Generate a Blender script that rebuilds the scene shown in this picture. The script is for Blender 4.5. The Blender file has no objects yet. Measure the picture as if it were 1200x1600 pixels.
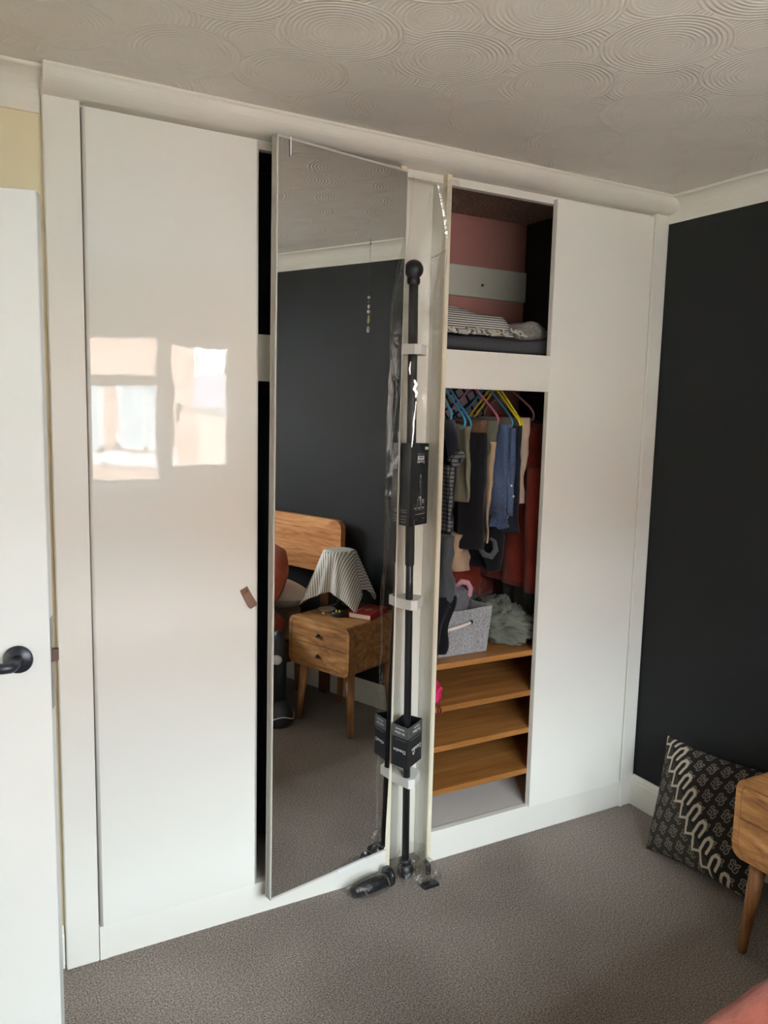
import bpy, math, random
import numpy as np
from mathutils import Vector, Matrix, noise

random.seed(7)
sc = bpy.context.scene
COL = sc.collection
PI = math.pi

# ------------------------------------------------------------------ camera
F_PX = 1252.46
YAW, PITCH, ROLL = 0.5090, 0.1265, 0.0233
CAM = Vector((-0.3861, -2.2577, 1.6063))
_f = Vector((math.sin(YAW) * math.cos(PITCH), math.cos(YAW) * math.cos(PITCH), -math.sin(PITCH)))
_r = Vector((math.cos(YAW), -math.sin(YAW), 0))
_u = _r.cross(_f)
_r2 = math.cos(ROLL) * _r + math.sin(ROLL) * _u
_u2 = -math.sin(ROLL) * _r + math.cos(ROLL) * _u
cam_d = bpy.data.cameras.new('camera')
cam_d.sensor_fit = 'VERTICAL'
cam_d.sensor_height = 36.0
cam_d.lens = F_PX * 36.0 / 1600.0
cam_d.clip_start = 0.02
cam = bpy.data.objects.new('camera', cam_d)
cam.matrix_world = Matrix(((_r2.x, _u2.x, -_f.x, CAM.x), (_r2.y, _u2.y, -_f.y, CAM.y), (_r2.z, _u2.z, -_f.z, CAM.z), (0, 0, 0, 1)))
COL.objects.link(cam)
sc.camera = cam

# ------------------------------------------------------------------ sky, daylight, exposure
world = bpy.data.worlds.new('overcast_sky')
sc.world = world
world.use_nodes = True
bg = world.node_tree.nodes['Background']
bg.inputs['Color'].default_value = (0.87, 0.95, 1.0, 1)
bg.inputs['Strength'].default_value = 22.0
sc.view_settings.view_transform = 'Standard'
sc.view_settings.look = 'None'
sc.view_settings.gamma = 1.0
sc.view_settings.use_curve_mapping = False
sc.view_settings.exposure = 1.0
sc.cycles.max_bounces = 14
sc.cycles.diffuse_bounces = 8
sc.cycles.glossy_bounces = 6
sc.cycles.transparent_max_bounces = 24
sc.cycles.caustics_reflective = False
sc.cycles.caustics_refractive = False
sc.cycles.sample_clamp_indirect = 6.0

W = 2.097          # right wall
H = 2.42           # ceiling
XL = -0.95         # left wall
YB = -3.0          # window wall
WX0, WX1, WZ0, WZ1 = -0.30, 1.38, 1.08, 2.05   # window opening

# daylight portal in the window opening (guides sky light sampling only)
pd = bpy.data.lights.new('window_portal', 'AREA')
pd.shape = 'RECTANGLE'
pd.size = WX1 - WX0
pd.size_y = WZ1 - WZ0
pd.cycles.is_portal = True
po = bpy.data.objects.new('window_portal', pd)
po.location = ((WX0 + WX1) / 2, YB - 0.11, (WZ0 + WZ1) / 2)
po.rotation_euler = (PI / 2, 0, 0)
COL.objects.link(po)


# ------------------------------------------------------------------ helpers
def lin(c):
    c = c / 255.0
    return c / 12.92 if c <= 0.04045 else ((c + 0.055) / 1.055) ** 2.4


def rgb(r, g, b):
    return (lin(r), lin(g), lin(b), 1.0)


class MB:
    def __init__(self):
        self.v = []; self.f = []; self.smooth = []; self.uv = {}

    def add(self, vs, fs, smooth=False):
        o = len(self.v)
        self.v += [tuple(p) for p in vs]
        self.f += [tuple(i + o for i in q) for q in fs]
        self.smooth += [smooth] * len(fs)
        return self

    def box(self, x0, x1, y0, y1, z0, z1, bevel=0.0):
        if bevel > 0:
            b = bevel
            vs = []
            for (sx, xa, xb) in ((-1, x0, x0 + b), (1, x1, x1 - b)):
                pass
            # chamfered box: 24 vertices
            pts = []
            idx = {}
            for ix, (xo, xi) in enumerate(((x0, x0 + b), (x1, x1 - b))):
                for iy, (yo, yi) in enumerate(((y0, y0 + b), (y1, y1 - b))):
                    for iz, (zo, zi) in enumerate(((z0, z0 + b), (z1, z1 - b))):
                        for a, p in enumerate(((xo, yi, zi), (xi, yo, zi), (xi, yi, zo))):
                            idx[(ix, iy, iz, a)] = len(pts); pts.append(p)
            fs = []
            g = lambda *k: idx[k]
            for s in (0, 1):
                q = [g(s, 0, 0, 0), g(s, 1, 0, 0), g(s, 1, 1, 0), g(s, 0, 1, 0)]; fs.append(q if s else q[::-1])
                q = [g(0, s, 0, 1), g(1, s, 0, 1), g(1, s, 1, 1), g(0, s, 1, 1)]; fs.append(q[::-1] if s else q)
                q = [g(0, 0, s, 2), g(1, 0, s, 2), g(1, 1, s, 2), g(0, 1, s, 2)]; fs.append(q if s else q[::-1])
            for i in (0, 1):
                for j in (0, 1):
                    q = [g(i, j, 0, 0), g(i, j, 1, 0), g(i, j, 1, 1), g(i, j, 0, 1)]; fs.append(q if (i == j) else q[::-1])
                    q = [g(i, 0, j, 0), g(i, 1, j, 0), g(i, 1, j, 2), g(i, 0, j, 2)]; fs.append(q[::-1] if (i == j) else q)
                    q = [g(0, i, j, 1), g(1, i, j, 1), g(1, i, j, 2), g(0, i, j, 2)]; fs.append(q if (i == j) else q[::-1])
            for i in (0, 1):
                for j in (0, 1):
                    for k in (0, 1):
                        q = [g(i, j, k, 0), g(i, j, k, 1), g(i, j, k, 2)]
                        fs.append(q if (i + j + k) % 2 else q[::-1])
            return self.add(pts, fs)
        vs = [(x, y, z) for x in (x0, x1) for y in (y0, y1) for z in (z0, z1)]
        return self.add(vs, [(0, 1, 3, 2), (4, 6, 7, 5), (0, 4, 5, 1), (2, 3, 7, 6), (0, 2, 6, 4), (1, 5, 7, 3)])

    def ring_loft(self, rings, cap0=True, cap1=True, smooth=True, close=True):
        n = len(rings[0]); vs = [p for r in rings for p in r]; fs = []
        for i in range(len(rings) - 1):
            for j in range(n if close else n - 1):
                k = (j + 1) % n
                fs.append((i * n + j, i * n + k, (i + 1) * n + k, (i + 1) * n + j))
        self.add(vs, fs, smooth)
        o = len(self.v) - len(vs)
        if cap0:
            self.f.append(tuple(o + j for j in range(n))[::-1]); self.smooth.append(False)
        if cap1:
            self.f.append(tuple(o + (len(rings) - 1) * n + j for j in range(n))); self.smooth.append(False)
        return self

    def tube(self, pts, r, n=8, cap=True):
        pts = [Vector(p) for p in pts]
        rr = r if isinstance(r, (list, tuple)) else [r] * len(pts)
        rings = []
        ref = None
        for i, p in enumerate(pts):
            t = (pts[min(i + 1, len(pts) - 1)] - pts[max(i - 1, 0)]).normalized()
            if ref is None:
                ref = Vector((0, 0, 1)) if abs(t.z) < 0.9 else Vector((1, 0, 0))
            a = (ref - t * ref.dot(t)).normalized()
            b = t.cross(a); ref = a
            rings.append([p + (a * math.cos(2 * PI * k / n) + b * math.sin(2 * PI * k / n)) * rr[i] for k in range(n)])
        return self.ring_loft(rings, cap, cap)

    def lathe(self, prof, origin=(0, 0, 0), axis=None, n=24):
        """prof: (r, h) pairs along axis"""
        ax = Vector(axis or (0, 0, 1)).normalized()
        ref = Vector((0, 0, 1)) if abs(ax.z) < 0.9 else Vector((1, 0, 0))
        a = (ref - ax * ref.dot(ax)).normalized(); b = ax.cross(a); o = Vector(origin)
        rings = [[o + ax * h + (a * math.cos(2 * PI * k / n) + b * math.sin(2 * PI * k / n)) * max(r, 1e-5) for k in range(n)] for r, h in prof]
        return self.ring_loft(rings)

    def sphere(self, c, r, n=16, m=10):
        prof = [(r * math.sin(PI * i / m), -r * math.cos(PI * i / m)) for i in range(m + 1)]
        return self.lathe(prof, c, n=n)

    def extrude(self, poly, axis, a, b, smooth=False):
        """poly: 2d points; axis 'x': (y,z), 'y': (x,z), 'z': (x,y)"""
        def mk(p, t):
            return {'x': (t, p[0], p[1]), 'y': (p[0], t, p[1]), 'z': (p[0], p[1], t)}[axis]
        return self.ring_loft([[mk(p, a) for p in poly], [mk(p, b) for p in poly]], smooth=smooth)

    def build(self, name, mat, parent=None, fix=True):
        me = bpy.data.meshes.new(name)
        me.from_pydata(self.v, [], self.f)
        me.polygons.foreach_set('use_smooth', self.smooth)
        if fix:
            import bmesh
            bm = bmesh.new(); bm.from_mesh(me)
            bmesh.ops.recalc_face_normals(bm, faces=bm.faces[:])
            bm.to_mesh(me); bm.free()
        me.update()
        return link(name, me, mat, parent)


def link(name, me, mat, parent=None):
    if mat is not None:
        me.materials.append(mat)
    o = bpy.data.objects.new(name, me)
    COL.objects.link(o)
    if parent is not None:
        o.parent = parent
    return o


def grid_obj(name, P, mat, parent=None, uv=None, close_u=False, smooth=True):
    """P: array (m,n,3) -> quad sheet, uv optional (m,n,2)"""
    m, n = P.shape[:2]
    me = bpy.data.meshes.new(name)
    fs = []
    for i in range(m - 1):
        for j in range(n if close_u else n - 1):
            k = (j + 1) % n
            fs.append((i * n + j, i * n + k, (i + 1) * n + k, (i + 1) * n + j))
    me.from_pydata(P.reshape(-1, 3).tolist(), [], fs)
    me.polygons.foreach_set('use_smooth', [smooth] * len(fs))
    if uv is not None:
        l = me.uv_layers.new(name='uv')
        U = uv.reshape(-1, 2)
        idx = np.empty(len(me.loops), dtype=np.int32)
        me.loops.foreach_get('vertex_index', idx)
        l.data.foreach_set('uv', U[idx].astype(np.float32).ravel())
    me.update()
    return link(name, me, mat, parent)


def tag(o, label=None, cat=None, group=None, kind=None):
    if label: o['label'] = label
    if cat: o['category'] = cat
    if group: o['group'] = group
    if kind: o['kind'] = kind
    return o


def empty(name, loc, label=None, cat=None, group=None, rz=0.0):
    o = bpy.data.objects.new(name, None)
    o.empty_display_size = 0.05
    COL.objects.link(o)
    o.location = loc
    o.rotation_euler = (0, 0, rz)
    return tag(o, label, cat, group)


def adopt(child, parent):
    """parent a world-space built mesh to an empty without moving it"""
    child.parent = parent
    M = Matrix.LocRotScale(parent.location, parent.rotation_euler, None)
    if parent.parent is None:
        child.matrix_parent_inverse = M.inverted()
    return child


def B(*a, **k):
    return MB().box(*a, **k)


# ------------------------------------------------------------------ materials
def mat(name, color, rough=0.6, metal=0.0, spec=0.5, **kw):
    m = bpy.data.materials.new(name)
    m.use_nodes = True
    b = m.node_tree.nodes['Principled BSDF']
    b.inputs['Base Color'].default_value = color
    b.inputs['Roughness'].default_value = rough
    b.inputs['Metallic'].default_value = metal
    b.inputs['Specular IOR Level'].default_value = spec
    for k, v in kw.items():
        b.inputs[k].default_value = v
    return m


class NT:
    def __init__(self, m):
        self.t = m.node_tree; self.b = self.t.nodes['Principled BSDF']

    def n(self, typ, **props):
        nd = self.t.nodes.new(typ)
        for k, v in props.items():
            setattr(nd, k, v)
        return nd

    def l(self, a, b):
        self.t.links.new(a, b)

    def math(self, op, a, b=None, c=None):
        nd = self.n('ShaderNodeMath', operation=op)
        for i, x in enumerate((a, b, c)):
            if x is None: continue
            if isinstance(x, (int, float)): nd.inputs[i].default_value = x
            else: self.l(x, nd.inputs[i])
        return nd.outputs[0]

    def mix(self, fac, a, b):
        nd = self.n('ShaderNodeMix', data_type='RGBA')
        for i, x in ((0, fac), (6, a), (7, b)):
            if isinstance(x, (int, float, tuple)): nd.inputs[i].default_value = x
            else: self.l(x, nd.inputs[i])
        return nd.outputs[2]

    def mixf(self, fac, a, b):
        nd = self.n('ShaderNodeMix', data_type='FLOAT')
        for i, x in ((0, fac), (2, a), (3, b)):
            if isinstance(x, (int, float)): nd.inputs[i].default_value = x
            else: self.l(x, nd.inputs[i])
        return nd.outputs[0]

    def coord(self, which='Object'):
        return self.n('ShaderNodeTexCoord').outputs[which]

    def mapping(self, vec, scale=(1, 1, 1), rot=(0, 0, 0), loc=(0, 0, 0)):
        nd = self.n('ShaderNodeMapping')
        self.l(vec, nd.inputs['Vector'])
        nd.inputs['Scale'].default_value = scale
        nd.inputs['Rotation'].default_value = rot
        nd.inputs['Location'].default_value = loc
        return nd.outputs[0]

    def noise(self, vec, scale, detail=2.0, rough=0.5, dist=0.0):
        nd = self.n('ShaderNodeTexNoise')
        if vec is not None: self.l(vec, nd.inputs['Vector'])
        nd.inputs['Scale'].default_value = scale
        nd.inputs['Detail'].default_value = detail
        nd.inputs['Roughness'].default_value = rough
        nd.inputs['Distortion'].default_value = dist
        return nd.outputs['Fac']

    def ramp(self, fac, stops):
        nd = self.n('ShaderNodeValToRGB')
        e = nd.color_ramp.elements
        while len(e) < len(stops): e.new(0.5)
        for i, (p, c) in enumerate(stops):
            e[i].position = p; e[i].color = c if len(c) == 4 else (*c, 1)
        self.l(fac, nd.inputs['Fac'])
        return nd.outputs['Color']

    def bump(self, h, strength=0.3, dist=0.01):
        nd = self.n('ShaderNodeBump')
        nd.inputs['Strength'].default_value = strength
        nd.inputs['Distance'].default_value = dist
        self.l(h, nd.inputs['Height'])
        self.l(nd.outputs[0], self.b.inputs['Normal'])

    def color(self, c):
        self.l(c, self.b.inputs['Base Color'])


def m_paint(name, c, rough=0.55, spec=0.35, bump=0.05, scale=90):
    m = mat(name, c, rough, spec=spec); t = NT(m)
    co = t.coord()
    v = t.noise(co, 3.0, 3)
    t.color(t.mix(v, tuple(x * 0.96 for x in c[:3]) + (1,), tuple(min(1, x * 1.03) for x in c[:3]) + (1,)))
    t.bump(t.noise(co, scale, 3), bump, 0.004)
    return m


M_WHITE = m_paint('white_satin_paint', rgb(232, 230, 223), 0.42)
M_CREAMEDGE = m_paint('aged_cream_edge', rgb(228, 219, 196), 0.5)
M_DOOR4 = m_paint('white_satin_door', rgb(241, 239, 232), 0.33, spec=0.5, bump=0.02)
M_CREAM = m_paint('cream_wall_paint', rgb(222, 209, 176), 0.7)
M_BACK = m_paint('warm_white_wall_paint', rgb(238, 234, 225), 0.75)
M_DARK = m_paint('charcoal_wall_paint', rgb(31, 32, 33), 0.6, spec=0.22, bump=0.08, scale=60)
M_PINK = m_paint('dusky_pink_wall', rgb(176, 122, 114), 0.7)
M_PVC = mat('white_window_plastic', rgb(235, 236, 236), 0.3)
M_COVE = m_paint('white_coving', rgb(226, 222, 212), 0.6)

# glossy lacquer with faint orange-peel
M_GLOSS = mat('white_gloss_lacquer', rgb(231, 230, 224), 0.008, spec=0.46)
t = NT(M_GLOSS); co = t.coord()
h1 = t.noise(co, 130, 2, 0.5); h2 = t.noise(co, 9, 2, 0.5)
t.bump(t.math('ADD', t.math('MULTIPLY', h1, 0.035), t.math('MULTIPLY', h2, 0.55)), 0.10, 0.006)

M_MIRROR = mat('mirror_silver', (0.80, 0.80, 0.785, 1), 0.0, metal=1.0)
M_ALU = mat('pale_metal_frame', rgb(206, 202, 194), 0.35, metal=0.15)
M_BLACKMETAL = mat('black_powder_coat', rgb(24, 25, 30), 0.32)
M_HANDLE = mat('navy_black_handle', rgb(30, 32, 42), 0.38)
M_STEEL = mat('steel_plate', rgb(150, 148, 145), 0.3, metal=0.9)
M_BRASS = mat('brass_rivet', rgb(190, 150, 90), 0.25, metal=1.0)
M_BROWNLATCH = mat('brown_latch', rgb(92, 70, 62), 0.5)

M_LEATHER = mat('tan_leather', rgb(150, 104, 80), 0.55)
t = NT(M_LEATHER); co = t.coord()
t.color(t.mix(t.noise(co, 60, 3), rgb(104, 66, 48), rgb(134, 94, 72)))
t.bump(t.noise(co, 500, 3), 0.3, 0.002)

# carpet
M_CARPET = mat('grey_beige_carpet', rgb(150, 140, 130), 0.95, spec=0.1)
t = NT(M_CARPET); co = t.coord()
n1 = t.noise(co, 210, 3, 0.75); n2 = t.noise(co, 75, 2, 0.6); n3 = t.noise(co, 1.7, 2, 0.4, 0.5)
base = t.ramp(n1, [(0.34, rgb(84, 76, 70)), (0.5, rgb(160, 149, 141)), (0.66, rgb(218, 208, 199))])
c2 = t.mix(t.math('MULTIPLY', n2, 0.35), base, rgb(112, 101, 93))
lay = t.ramp(n3, [(0.42, (0.80, 0.79, 0.78)), (0.60, (1, 1, 1))])
nd = t.n('ShaderNodeMix', data_type='RGBA', blend_type='MULTIPLY'); nd.inputs[0].default_value = 1.0
t.l(c2, nd.inputs[6]); t.l(lay, nd.inputs[7])
t.color(nd.outputs[2])
t.bump(t.math('ADD', n1, t.math('MULTIPLY', n2, 0.7)), 0.9, 0.006)

# artex ceiling: overlapping fans of combed concentric rings
M_CEIL = mat('swirl_plaster_ceiling', rgb(228, 224, 215), 0.75, spec=0.3)
t = NT(M_CEIL); co = t.coord()
S, R = 0.30, 0.165
sep = t.n('ShaderNodeSeparateXYZ'); t.l(co, sep.inputs[0])
PX, PY = sep.outputs[0], sep.outputs[1]
warp = t.noise(co, 5, 2)
PX = t.math('ADD', PX, t.math('MULTIPLY', warp, 0.03))
height = None
for k, (ox, oy) in enumerate(((0, 0), (0.5, 0.5), (0.5, 0), (0, 0.5))):
    gx = t.math('ADD', t.math('DIVIDE', PX, S), ox); gy = t.math('ADD', t.math('DIVIDE', PY, S), oy)
    ix = t.math('FLOOR', gx); iy = t.math('FLOOR', gy)
    cmb = t.n('ShaderNodeCombineXYZ'); t.l(ix, cmb.inputs[0]); t.l(iy, cmb.inputs[1]); cmb.inputs[2].default_value = k * 7.3
    wn = t.n('ShaderNodeTexWhiteNoise', noise_dimensions='3D'); t.l(cmb.outputs[0], wn.inputs['Vector'])
    ws = t.n('ShaderNodeSeparateColor'); t.l(wn.outputs['Color'], ws.inputs[0])
    fx = t.math('SUBTRACT', t.math('SUBTRACT', gx, ix), t.math('ADD', 0.38, t.math('MULTIPLY', ws.outputs[0], 0.24)))
    fy = t.math('SUBTRACT', t.math('SUBTRACT', gy, iy), t.math('ADD', 0.38, t.math('MULTIPLY', ws.outputs[1], 0.24)))
    d = t.math('MULTIPLY', t.math('SQRT', t.math('ADD', t.math('MULTIPLY', fx, fx), t.math('MULTIPLY', fy, fy))), S)
    rings = t.math('SINE', t.math('MULTIPLY', d, 2 * PI / 0.0115))
    amp = t.math('MULTIPLY', t.math('SMOOTH_MIN', t.math('DIVIDE', d, R), 1.0, 0.05), t.noise(co, 14, 1))
    hh = t.math('ADD', t.math('MULTIPLY', t.math('MULTIPLY', rings, amp), 0.55), t.math('MULTIPLY', t.math('DIVIDE', d, R), 0.9))
    hh = t.math('ADD', hh, t.math('MULTIPLY', ws.outputs[2], 0.5))
    mask = t.math('LESS_THAN', d, R * 0.88)
    height = hh if height is None else t.mixf(mask, height, hh)
t.bump(height, 0.65, 0.005)

# stippled closet ceiling
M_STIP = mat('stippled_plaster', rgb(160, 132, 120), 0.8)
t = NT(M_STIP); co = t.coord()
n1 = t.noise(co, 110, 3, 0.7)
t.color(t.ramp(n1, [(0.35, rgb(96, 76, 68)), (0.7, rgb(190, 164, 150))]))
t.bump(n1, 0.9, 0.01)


def m_wood(name, c0, c1, c2, scale=1.0, axis=(1.2, 14, 14), rough=0.45, spec=0.4):
    m = mat(name, c1, rough, spec=spec); t = NT(m)
    co = t.mapping(t.coord(), tuple(a * scale for a in axis))
    n1 = t.noise(co, 1.6, 5, 0.6, 1.4)
    n2 = t.noise(co, 9, 4, 0.6, 0.3)
    f = t.math('ADD', t.math('MULTIPLY', n1, 0.75), t.math('MULTIPLY', n2, 0.25))
    t.color(t.ramp(f, [(0.33, c0), (0.5, c1), (0.68, c2)]))
    t.bump(f, 0.12, 0.003)
    return m


M_SHELF = m_wood('oak_veneer_shelf', rgb(138, 90, 43), rgb(162, 109, 56), rgb(184, 130, 74), axis=(1.0, 10, 10), rough=0.4)
M_MANGO = m_wood('mango_wood', rgb(100, 64, 36), rgb(152, 104, 60), rgb(190, 142, 92), axis=(14, 2.2, 12))
M_MANGOLEG = m_wood('mango_wood_leg', rgb(120, 76, 44), rgb(158, 106, 64), rgb(182, 132, 86), axis=(14, 14, 2))
M_HEADB = m_wood('headboard_wood', rgb(150, 88, 48), rgb(202, 138, 84), rgb(226, 172, 118), axis=(10, 1.5, 16))
M_WALNUT = m_wood('dark_bed_post', rgb(80, 48, 32), rgb(104, 66, 44), rgb(124, 84, 58), axis=(14, 14, 2))


def m_fabric(name, c, c2=None, rough=0.9, weave=500, bump=0.25, var=8):
    m = mat(name, c, rough, spec=0.15); t = NT(m)
    m.node_tree.nodes['Principled BSDF'].inputs['Sheen Weight'].default_value = 0.15
    co = t.coord()
    a = c2 or tuple(x * 0.72 for x in c[:3]) + (1,)
    n1 = t.noise(co, weave, 2, 0.6)
    n2 = t.noise(co, var, 3)
    f = t.math('ADD', t.math('MULTIPLY', n1, 0.5), t.math('MULTIPLY', n2, 0.5))
    t.color(t.ramp(f, [(0.36, a), (0.64, c)]))
    wr = t.noise(t.mapping(co, (14, 14, 5)), 1.6, 4, 0.6, 0.8)
    t.bump(t.math('ADD', t.math('MULTIPLY', n1, 0.12), wr), bump * 2.2, 0.008)
    return m


def m_stripe(name, c0, c1, freq, duty=0.5, axis='x', coords='UV', rough=0.9):
    m = mat(name, c0, rough, spec=0.15); t = NT(m)
    sep = t.n('ShaderNodeSeparateXYZ'); co = t.coord(coords); t.l(co, sep.inputs[0])
    s = sep.outputs['xyz'.index(axis)]
    fr = t.math('FRACT', t.math('MULTIPLY', s, freq))
    k = t.math('LESS_THAN', fr, duty)
    t.color(t.mix(k, c0, c1))
    t.bump(t.noise(t.coord(), 400, 2), 0.25, 0.002)
    return m


def m_check(name, ground, stops, freq, coords='Object', axes=('x', 'z'), rot=0.0):
    m = mat(name, ground, 0.9, spec=0.15); t = NT(m)
    sep = t.n('ShaderNodeSeparateXYZ'); t.l(t.mapping(t.coord(coords), rot=(0, rot, 0)), sep.inputs[0])
    a = t.math('LESS_THAN', t.math('FRACT', t.math('MULTIPLY', sep.outputs['xyz'.index(axes[0])], freq)), 0.26)
    b = t.math('LESS_THAN', t.math('FRACT', t.math('MULTIPLY', sep.outputs['xyz'.index(axes[1])], freq)), 0.26)
    n1 = t.noise(t.coord(coords), 14, 0)
    c = t.mix(n1, stops[0], stops[1])
    c = t.mix(t.math('MAXIMUM', a, b), c, ground)
    t.color(c)
    return m


def m_thin(name, tint=(1, 1, 1, 1), gloss=0.12, rough=0.06, edge=0.6, wrinkle=0.0, scale=30):
    """clear thin film or pane: mostly transparent, some glossy reflection rising at grazing angles"""
    m = bpy.data.materials.new(name); m.use_nodes = True
    t = m.node_tree; t.nodes.clear()
    out = t.nodes.new('ShaderNodeOutputMaterial')
    tr = t.nodes.new('ShaderNodeBsdfTransparent'); tr.inputs[0].default_value = tint
    gl = t.nodes.new('ShaderNodeBsdfGlossy'); gl.inputs['Roughness'].default_value = rough
    lw = t.nodes.new('ShaderNodeLayerWeight'); lw.inputs[0].default_value = 0.25
    ma = t.nodes.new('ShaderNodeMath'); ma.operation = 'MULTIPLY_ADD'
    t.links.new(lw.outputs['Fresnel'], ma.inputs[0]); ma.inputs[1].default_value = edge; ma.inputs[2].default_value = gloss
    mx = t.nodes.new('ShaderNodeMixShader')
    t.links.new(ma.outputs[0], mx.inputs[0]); t.links.new(tr.outputs[0], mx.inputs[1]); t.links.new(gl.outputs[0], mx.inputs[2])
    t.links.new(mx.outputs[0], out.inputs[0])
    if wrinkle:
        tc = t.nodes.new('ShaderNodeTexCoord'); nz = t.nodes.new('ShaderNodeTexNoise')
        nz.inputs['Scale'].default_value = scale; nz.inputs['Detail'].default_value = 3
        bp = t.nodes.new('ShaderNodeBump'); bp.inputs['Strength'].default_value = wrinkle; bp.inputs['Distance'].default_value = 0.02
        t.links.new(tc.outputs['Object'], nz.inputs['Vector']); t.links.new(nz.outputs['Fac'], bp.inputs['Height'])
        t.links.new(bp.outputs[0], gl.inputs['Normal']); t.links.new(bp.outputs[0], lw.inputs['Normal'])
    return m


M_GLASS = m_thin('window_glass', (0.97, 0.98, 0.98, 1), 0.0, 0.0, 0.8)
M_FILM = m_thin('clear_plastic_film', (0.985, 0.985, 0.975, 1), 0.016, 0.07, 0.20, wrinkle=0.45, scale=16)
M_FILMC = m_thin('crumpled_plastic_film', (0.95, 0.95, 0.94, 1), 0.03, 0.09, 0.20, wrinkle=0.4, scale=60)
M_FOAM = mat('white_foam', rgb(232, 230, 226), 0.8)
M_CARD = mat('black_card', rgb(26, 29, 34), 0.4)
M_CARDGREY = mat('grey_card_band', rgb(92, 90, 90), 0.5)
M_PRINT = mat('white_print', rgb(225, 226, 226), 0.6)
M_PRINTGREY = mat('grey_print', rgb(120, 120, 122), 0.6)

# ------------------------------------------------------------------ room shell
def structure(o, label=None):
    return tag(o, label, kind='structure')


structure(B(-2.3, W + 0.12, YB - 0.12, 0.74, -0.12, 0.0).build('floor', M_CARPET), 'grey beige cut pile carpet across the bedroom floor')
structure(B(-2.3, W + 0.12, YB - 0.12, 0.02, H, H + 0.12).build('ceiling', M_CEIL), 'white ceiling with swirled fan pattern plaster')
structure(B(W, W + 0.12, YB - 0.12, 0.74, 0, H).build('wall_right', M_DARK), 'matt charcoal painted wall beside the wardrobe')
# left wall with doorway
D0, D1, DH = -1.18, -0.41, 2.0
mb = MB(); mb.box(XL - 0.1, XL, YB - 0.12, D0, 0, H); mb.box(XL - 0.1, XL, D1, 0.13, 0, H); mb.box(XL - 0.1, XL, D0, D1, DH, H)
structure(mb.build('wall_left', M_BACK), 'pale wall holding the open doorway')
mb = MB(); mb.box(-2.3, -2.2, -2.0, 0.6, 0, H); mb.box(-2.3, XL - 0.1, -2.1, -2.0, 0, H); mb.box(-2.3, XL - 0.1, 0.5, 0.6, 0, H)
mb.box(-2.3, XL - 0.1, -2.1, 0.6, H, H + 0.05)
structure(mb.build('wall_hall', M_BACK), 'plain landing walls outside the bedroom door')
structure(B(XL - 0.1, -0.036, 0.03, 0.13, 0, H).build('wall_front', M_CREAM), 'cream wall strip between door and wardrobe')
# window wall
mb = MB()
mb.box(-2.3, WX0, YB - 0.12, YB, 0, H); mb.box(WX1, W + 0.12, YB - 0.12, YB, 0, H)
mb.box(WX0, WX1, YB - 0.12, YB, 0, WZ0); mb.box(WX0, WX1, YB - 0.12, YB, WZ1, H)
structure(mb.build('wall_back', M_BACK), 'pale wall around the window')

# window
win = empty('window_1', ((WX0 + WX1) / 2, YB - 0.06, WZ0)); structure(win, 'white framed window with a top light and a side casement')
def wbar(x0, x1, z0, z1, name='window_frame', y0=YB - 0.09, y1=YB - 0.03):
    return adopt(B(x0, x1, y0, y1, z0, z1, bevel=0.006).build(name, M_PVC), win)
lights = [(-0.25, 0.86, 1.14, 1.715), (-0.25, 0.86, 1.785, 2.01), (0.975, 1.335, 1.22, 1.985)]
wbar(WX0, WX1, WZ0, WZ0 + 0.05); wbar(WX0, WX1, WZ1 - 0.035, WZ1)
wbar(WX0, -0.25, WZ0 + 0.05, WZ1 - 0.035); wbar(1.335, WX1, WZ0 + 0.05, WZ1 - 0.035)
wbar(0.86, 0.975, WZ0 + 0.05, WZ1 - 0.035)
wbar(-0.25, 0.86, 1.715, 1.785)
for (x0, x1) in ((0.975, 1.335),):
    wbar(x0, x1, WZ0 + 0.05, 1.22, 'sash'); wbar(x0, x1, 1.985, WZ1 - 0.035, 'sash')
for (x0, x1, z0, z1) in lights:
    adopt(B(x0, x1, YB - 0.065, YB - 0.060, z0, z1).build('pane', M_GLASS), win)
adopt(B(0.99, 1.02, YB - 0.03, YB - 0.005, 1.5, 1.62, bevel=0.005).build('window_handle', M_PVC), win)
adopt(B(WX0 - 0.06, WX1 + 0.06, YB - 0.03, YB + 0.13, WZ0 - 0.03, WZ0, bevel=0.006).build('window_sill', M_PVC), win)


def cove_profile(n=8, s=0.085, c=0.07):
    """concave cove: (out from wall, down from ceiling)"""
    pts = [(0, 0), (c, 0), (c, 0.006)]
    for i in range(n + 1):
        a = PI / 2 * i / n
        pts.append((c - (c - 0.008) * math.sin(a) * 0.98 - 0.002, s - (s - 0.008) * math.cos(a) if False else 0.008 + (s - 0.016) * (1 - math.cos(a))))
    pts += [(0.006, s), (0, s)]
    return pts


cp = cove_profile()
structure(MB().extrude([(W - o, H - d) for o, d in cp], 'y', YB, 0.0).build('trim_1', M_COVE), 'white concave coving above the charcoal wall')
structure(MB().extrude([(0.03 - o, H - d * 1.12) for o, d in cp], 'x', XL, -0.128).build('trim_2', M_COVE), 'white coving above the cream wall strip')
structure(MB().extrude([(XL + o, H - d) for o, d in cp], 'y', YB, 0.03).build('trim_3', M_COVE), 'white coving along the doorway wall')
structure(MB().extrude([(YB + o, H - d) for o, d in cp], 'x', XL, W).build('trim_4', M_COVE), 'white coving above the window')

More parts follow.
